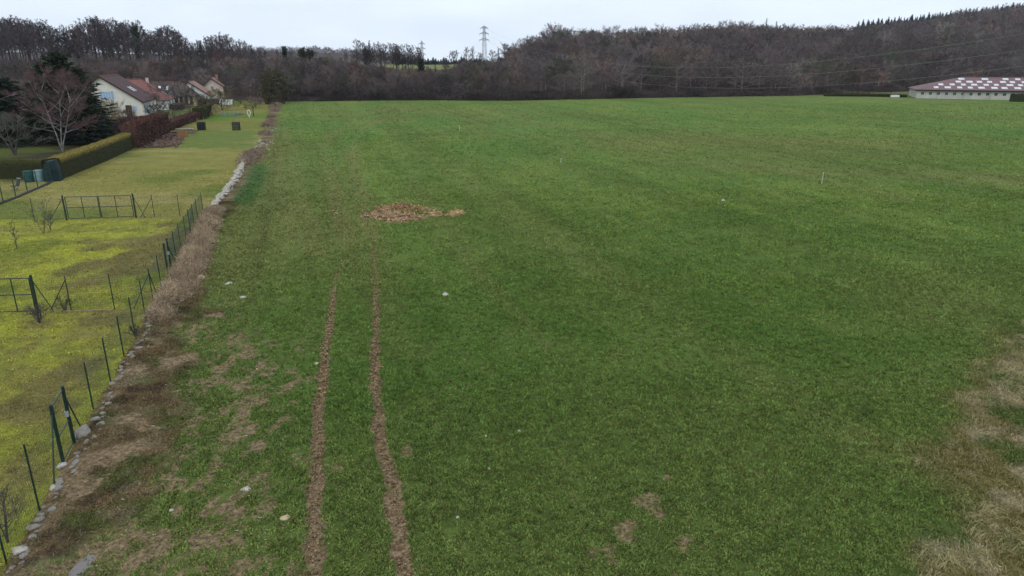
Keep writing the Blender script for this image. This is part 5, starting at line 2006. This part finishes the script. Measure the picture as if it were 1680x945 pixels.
MB().box(-1.1, 1.1, -.4, .4, .72, .78).build("table_top", M['dark_wood'], t)
for s in (-1, 1):
    MB().box(-1.1, 1.1, s * .75 - .14, s * .75 + .14, .42, .47).build("bench", M['dark_wood'], t)
    mb = MB()
    for q in (-1, 1):
        mb.tube((s * .8, q * .25, .72), (s * .8, q * .7, 0), .05, n=5)
    mb.tube((s * .8, -.85, .4), (s * .8, .85, .4), .05, n=5)
    mb.build("leg_frame", M['dark_wood'], t)
l = at(372, 171.5)
t = thing("greenhouse", "small low greenhouse with white panes beside the farthest shrubs", "greenhouse", l, .15, scale=(.8, .7, .7))
mb = MB()
for k in range(6):
    x = -2 + .8 * k
    mb.tube((x, -1, 0), (x, -1, 1.5), .05, n=4).tube((x, -1, 1.5), (x, 0, 2.0), .05, n=4).tube((x, 0, 2.0), (x, 1, 1.5), .05, n=4).tube((x, 1, 1.5), (x, 1, 0), .05, n=4)
mb.build("frame", M['plastic_green'], t)
mb = MB()
for k in range(5):
    x = -2 + .8 * k
    mb.slab([(x + .06, -.98, 1.5), (x + .74, -.98, 1.5), (x + .74, -.04, 1.97), (x + .06, -.04, 1.97)], .03)
    mb.box(x + .06, x + .74, -1.0, -.97, .1, 1.4)
mb.build("panes", M['white_paint'], t)
l = at(447, 176)
t = thing("wood_pile", "small log pile under a black cover at the end of the gardens", "log pile", l, TH)
mb = MB()
r2 = random.Random(2)
for j in range(4):
    for k in range(7 - j):
        mb.tube((-.9 + .28 * k + .14 * j, -1.3, .13 + .23 * j), (-.9 + .28 * k + .14 * j, 1.3, .13 + .23 * j), .13, n=7)
mb.build("logs", M['wood'], t)
MB().poly([(-1.15, -1.4, .35), (1.15, -1.4, .35), (1.15, 1.4, .35), (-1.15, 1.4, .35), (-.4, -1.4, 1.15), (.4, -1.4, 1.15), (.4, 1.4, 1.15), (-.4, 1.4, 1.15)],
          [(0, 4, 7, 3), (4, 5, 6, 7), (5, 1, 2, 6)]).build("cover", M['tarp'], t)
# dug bed: heap of clods and the board box
l = at(262, 228)
r = np.random.default_rng(1201)
parts = []
for k in range(420):
    q = r.uniform(0, 1, 2)
    px, py = 212 + q[0] * 95, 214 + q[1] * 26
    x, y = P(px, py)
    if not in_poly(np.array([x]), np.array([y]), BED)[0]: continue
    V, F = RT[r.integers(0, 10)]
    s = r.uniform(.10, .32)
    parts.append((V * np.array([[s, s, s * .8]]) + np.array([[x, y, z1(x, y) + s * .25]]), [F], np.ones((len(V), 3))))
V, F, c = join(parts)
tag(link("dug_soil", mesh_from("dug_soil", V, F, M['earth'])), "reddish brown clods of the dug bed beside the beech hedge", "soil", kind='stuff')
l = at(300, 223)
t = thing("compost_box", "brown board compost box at the end of the dug bed", "compost box", l, .3)
for (a, b, c_, d) in ((-.6, .6, -.6, -.54), (-.6, .6, .54, .6), (-.6, -.54, -.54, .54), (.54, .6, -.54, .54)):
    MB().box(a, b, c_, d, 0, .95).build("side_board", M['cardboard'], t)
MB().box(-.52, .52, -.52, .52, .0, .7).build("filling", M['earth'], t)
t = thing("bench", "pale plank bench behind the compost box", "bench", at(303, 214), .1)
MB().box(-1.3, 1.3, -.2, .2, .42, .48).build("seat", M['concrete'], t)
for s in (-1, 1):
    MB().box(s * 1.0 - .05, s * 1.0 + .05, -.18, .18, 0, .419).build("leg", M['wood'], t)

# marker stakes in the field
for px, py, h, lab in ((1348, 302, .95, "white marker stake on the right side of the field"), (920, 267, .45, "short pale stake in the middle distance of the crop"), (754, 214, .8, "thin white stake far out in the crop")):
    l = at(px, py)
    t = thing("marker_stake", lab, "stake", l)
    MB().tube((0, 0, 0), (.02, 0, h), .018, .016, 6).build("shaft", M['white_paint'], t)
    MB().tube((.02, 0, h), (.02, 0, h + .06), .045, .02, 6).build("cap", M['white_paint'], t)

# ------------------------------------------------------------------ the straw and manure patch
r = np.random.default_rng(1301)
n = 26000
u = r.uniform(590, 768, n)
v = r.uniform(333, 369, n)
cen = [((655, 345), (42, 11), .9, 0), ((650, 357), (52, 9), .8, 1), ((735, 351), (34, 5.0), .55, 2), ((604, 355), (16, 5), .35, 1), ((700, 348), (45, 9), .35, 2), ((548, 351), (8, 5), .3, 1)]
dens = np.zeros(n)
kind = np.zeros(n, int)
u[:600] = r.uniform(536, 560, 600); v[:600] = r.uniform(344, 358, 600)
for (c_, rad_, wgt, kd) in cen:
    q = ((u - c_[0]) / rad_[0]) ** 2 + ((v - c_[1]) / rad_[1]) ** 2
    val = wgt * np.clip(1.15 - q, 0, 1)
    kind = np.where(val > dens, kd, kind)
    dens = np.maximum(dens, val)
tpos = (CP - (v - 472.5) / FOC * SP) * CAMH / (SP + (v - 472.5) / FOC * CP)
xx = (u - 840) / FOC * CAMH / (SP + (v - 472.5) / FOC * CP)
yy = tpos
clump = fbm(xx, yy * .8, .9, 1303, 4)
keep = dens * (-.35 + 2.6 * clump) > r.uniform(.25, .95, n)
xx, yy, kind, dens, clump = xx[keep], yy[keep], kind[keep], dens[keep], clump[keep]
N = len(xx)
zz = Z(xx, yy) + dens * np.clip(clump - .3, 0, 1) * 1.2 * r.uniform(.3, 1, N)
d = unit(r.normal(0, 1, (N, 3)) * np.array([[1, 1, .35]]))
A = np.stack([xx, yy, zz + .02], 1)
V, F, _ = twig_tris(A, A + d * r.uniform(.10, .38, (N, 1)), np.full(N, .095), r)
pal = np.array([[.38, .23, .11], [.43, .29, .165], [.50, .34, .17]])
kind = np.where(r.random(N) < .25, r.integers(0, 3, N), kind)
tn = pal[kind] * r.uniform(.45, 1.5, (N, 1))
pale = r.random(N) < .06
tn[pale] = np.array([.60, .50, .36])
mound = thing("straw_heap", "flattened heap of brown straw and manure on the crop", "straw heap", (-7.2, 48.6, 0))
o_ = np.array([[-7.2, 48.6, 0]])
link("straw", mesh_from("straw", V - o_, F, M['straw'], colors={'tint': np.repeat(tn, 3, 0)}), mound)
# the low body of the heap
gx2, gy2 = np.meshgrid(np.arange(-13, 0, .12), np.arange(43, 54, .12))
X2, Y2 = gx2.ravel(), gy2.ravel()
zc_ = Y2 * CP + CAMH * SP
uu = 840 + FOC * X2 / zc_
vv = 472.5 + FOC * (CAMH * CP - Y2 * SP) / zc_
dn = np.zeros(len(X2)); kd2 = np.zeros(len(X2), int)
for (c_, rad_, wgt, kd) in cen[:5]:
    q = ((uu - c_[0]) / rad_[0]) ** 2 + ((vv - c_[1]) / rad_[1]) ** 2
    val = wgt * np.clip(1.1 - q, 0, 1)
    kd2 = np.where(val > dn, kd, kd2)
    dn = np.maximum(dn, val)
cl2 = fbm(X2, Y2 * .8, .9, 1303, 4)
hb = dn * smooth(.40, .66, cl2) * .62 - .07 + (fbm(X2, Y2, .3, 1305, 2) - .5) * .08
Z2 = Z(X2, Y2) + hb
ny2, nx2 = gx2.shape
i2 = (np.arange(ny2 - 1)[:, None] * nx2 + np.arange(nx2 - 1)[None, :]).ravel()
q2 = np.stack([i2, i2 + 1, i2 + nx2 + 1, i2 + nx2], 1)
q2 = q2[(hb[q2] > -.03).any(1)]
used = np.zeros(len(X2), bool); used[q2.ravel()] = True
rm_ = np.cumsum(used) - 1
V2 = np.stack([X2, Y2, Z2], 1)[used] - o_
tn2 = (pal[kd2] * .62 * (0.5 + fbm(X2, Y2, .35, 1307, 3))[:, None])[used]
link("heap", mesh_from("heap", V2, [rm_[q2]], M['straw'], colors={'tint': tn2}), mound)

# shallow muddy puddle at the bottom left
x, y = P(130, 925)
r = np.random.default_rng(1401)
an = np.linspace(0, 2 * math.pi, 40, endpoint=False)
ra = 1 + (vnoise(an * 1.5, an * 0, 9) - .5) * .7
px_, py_ = np.cos(an) * .8 * ra, np.sin(an) * 1.3 * ra
zt = z1(x, y) + .05
mb = MB()
mb.poly([(a, b, 0) for a, b in zip(px_, py_)], [tuple(range(40))])
pm, pn, pbs = new_mat("mud_water", .22, .5)
pbs.inputs['Base Color'].default_value = (.17, .14, .125, 1)
o = mb.build("puddle", pm, loc=(x, y, zt))
tag(o, "shallow grey puddle in the brown verge", "puddle", kind='structure')

# clods thrown up in the wheel tracks
r = np.random.default_rng(1501)
parts = []
for TK, lim in ((TL, 36), (TR, 41)):
    y = np.sqrt(r.uniform(10.8 ** 2, lim ** 2, 5200))
    cx = np.interp(y, [p[1] for p in TK], [p[0] for p in TK])
    x = cx + r.normal(0, 1, len(y)) * np.interp(y, [12, 20, 40], [.19, .15, .08])
    kq = (tracks(x, y) > r.uniform(.2, .9, len(y))) | (r.random(len(y)) < .12)
    x, y = x[kq], y[kq]
    g = Z(x, y)
    for a, b, c_ in zip(x, y, g):
        V, F = CL[r.integers(0, 6)]
        s_ = r.uniform(.012, .045) * (1 if b < 20 else 1.35)
        k = r.uniform(0, 1)
        tone_ = (np.array([.085, .055, .028]) * (1 - k) + np.array([.42, .29, .16]) * k)
        parts.append((V * s_ + np.array([[a, b, c_ + s_ * .3]]), [F], np.tile(tone_, (len(V), 1))))
V, F, c = join(parts)
tag(link("soil_clods", mesh_from("soil_clods", V, F, M['plant'], colors={'tint': c})), "brown soil clods thrown up in the two wheel tracks", "soil", kind='stuff')

# thin winter haze over the whole scene
hz = MB().box(-1650, 1950, -200, 2750, -6, 130)
hm = bpy.data.materials.new("haze_air")
hm.use_nodes = True
hn = hm.node_tree
for q in list(hn.nodes): hn.nodes.remove(q)
ho = hn.nodes.new("ShaderNodeOutputMaterial")
pv = hn.nodes.new("ShaderNodeVolumePrincipled")
pv.inputs['Color'].default_value = (.80, .87, 1.0, 1)
pv.inputs['Density'].default_value = 0.00009
hn.links.new(pv.outputs[0], ho.inputs['Volume'])
tag(hz.build("haze", hm), "thin pale winter haze", "haze", kind='stuff')
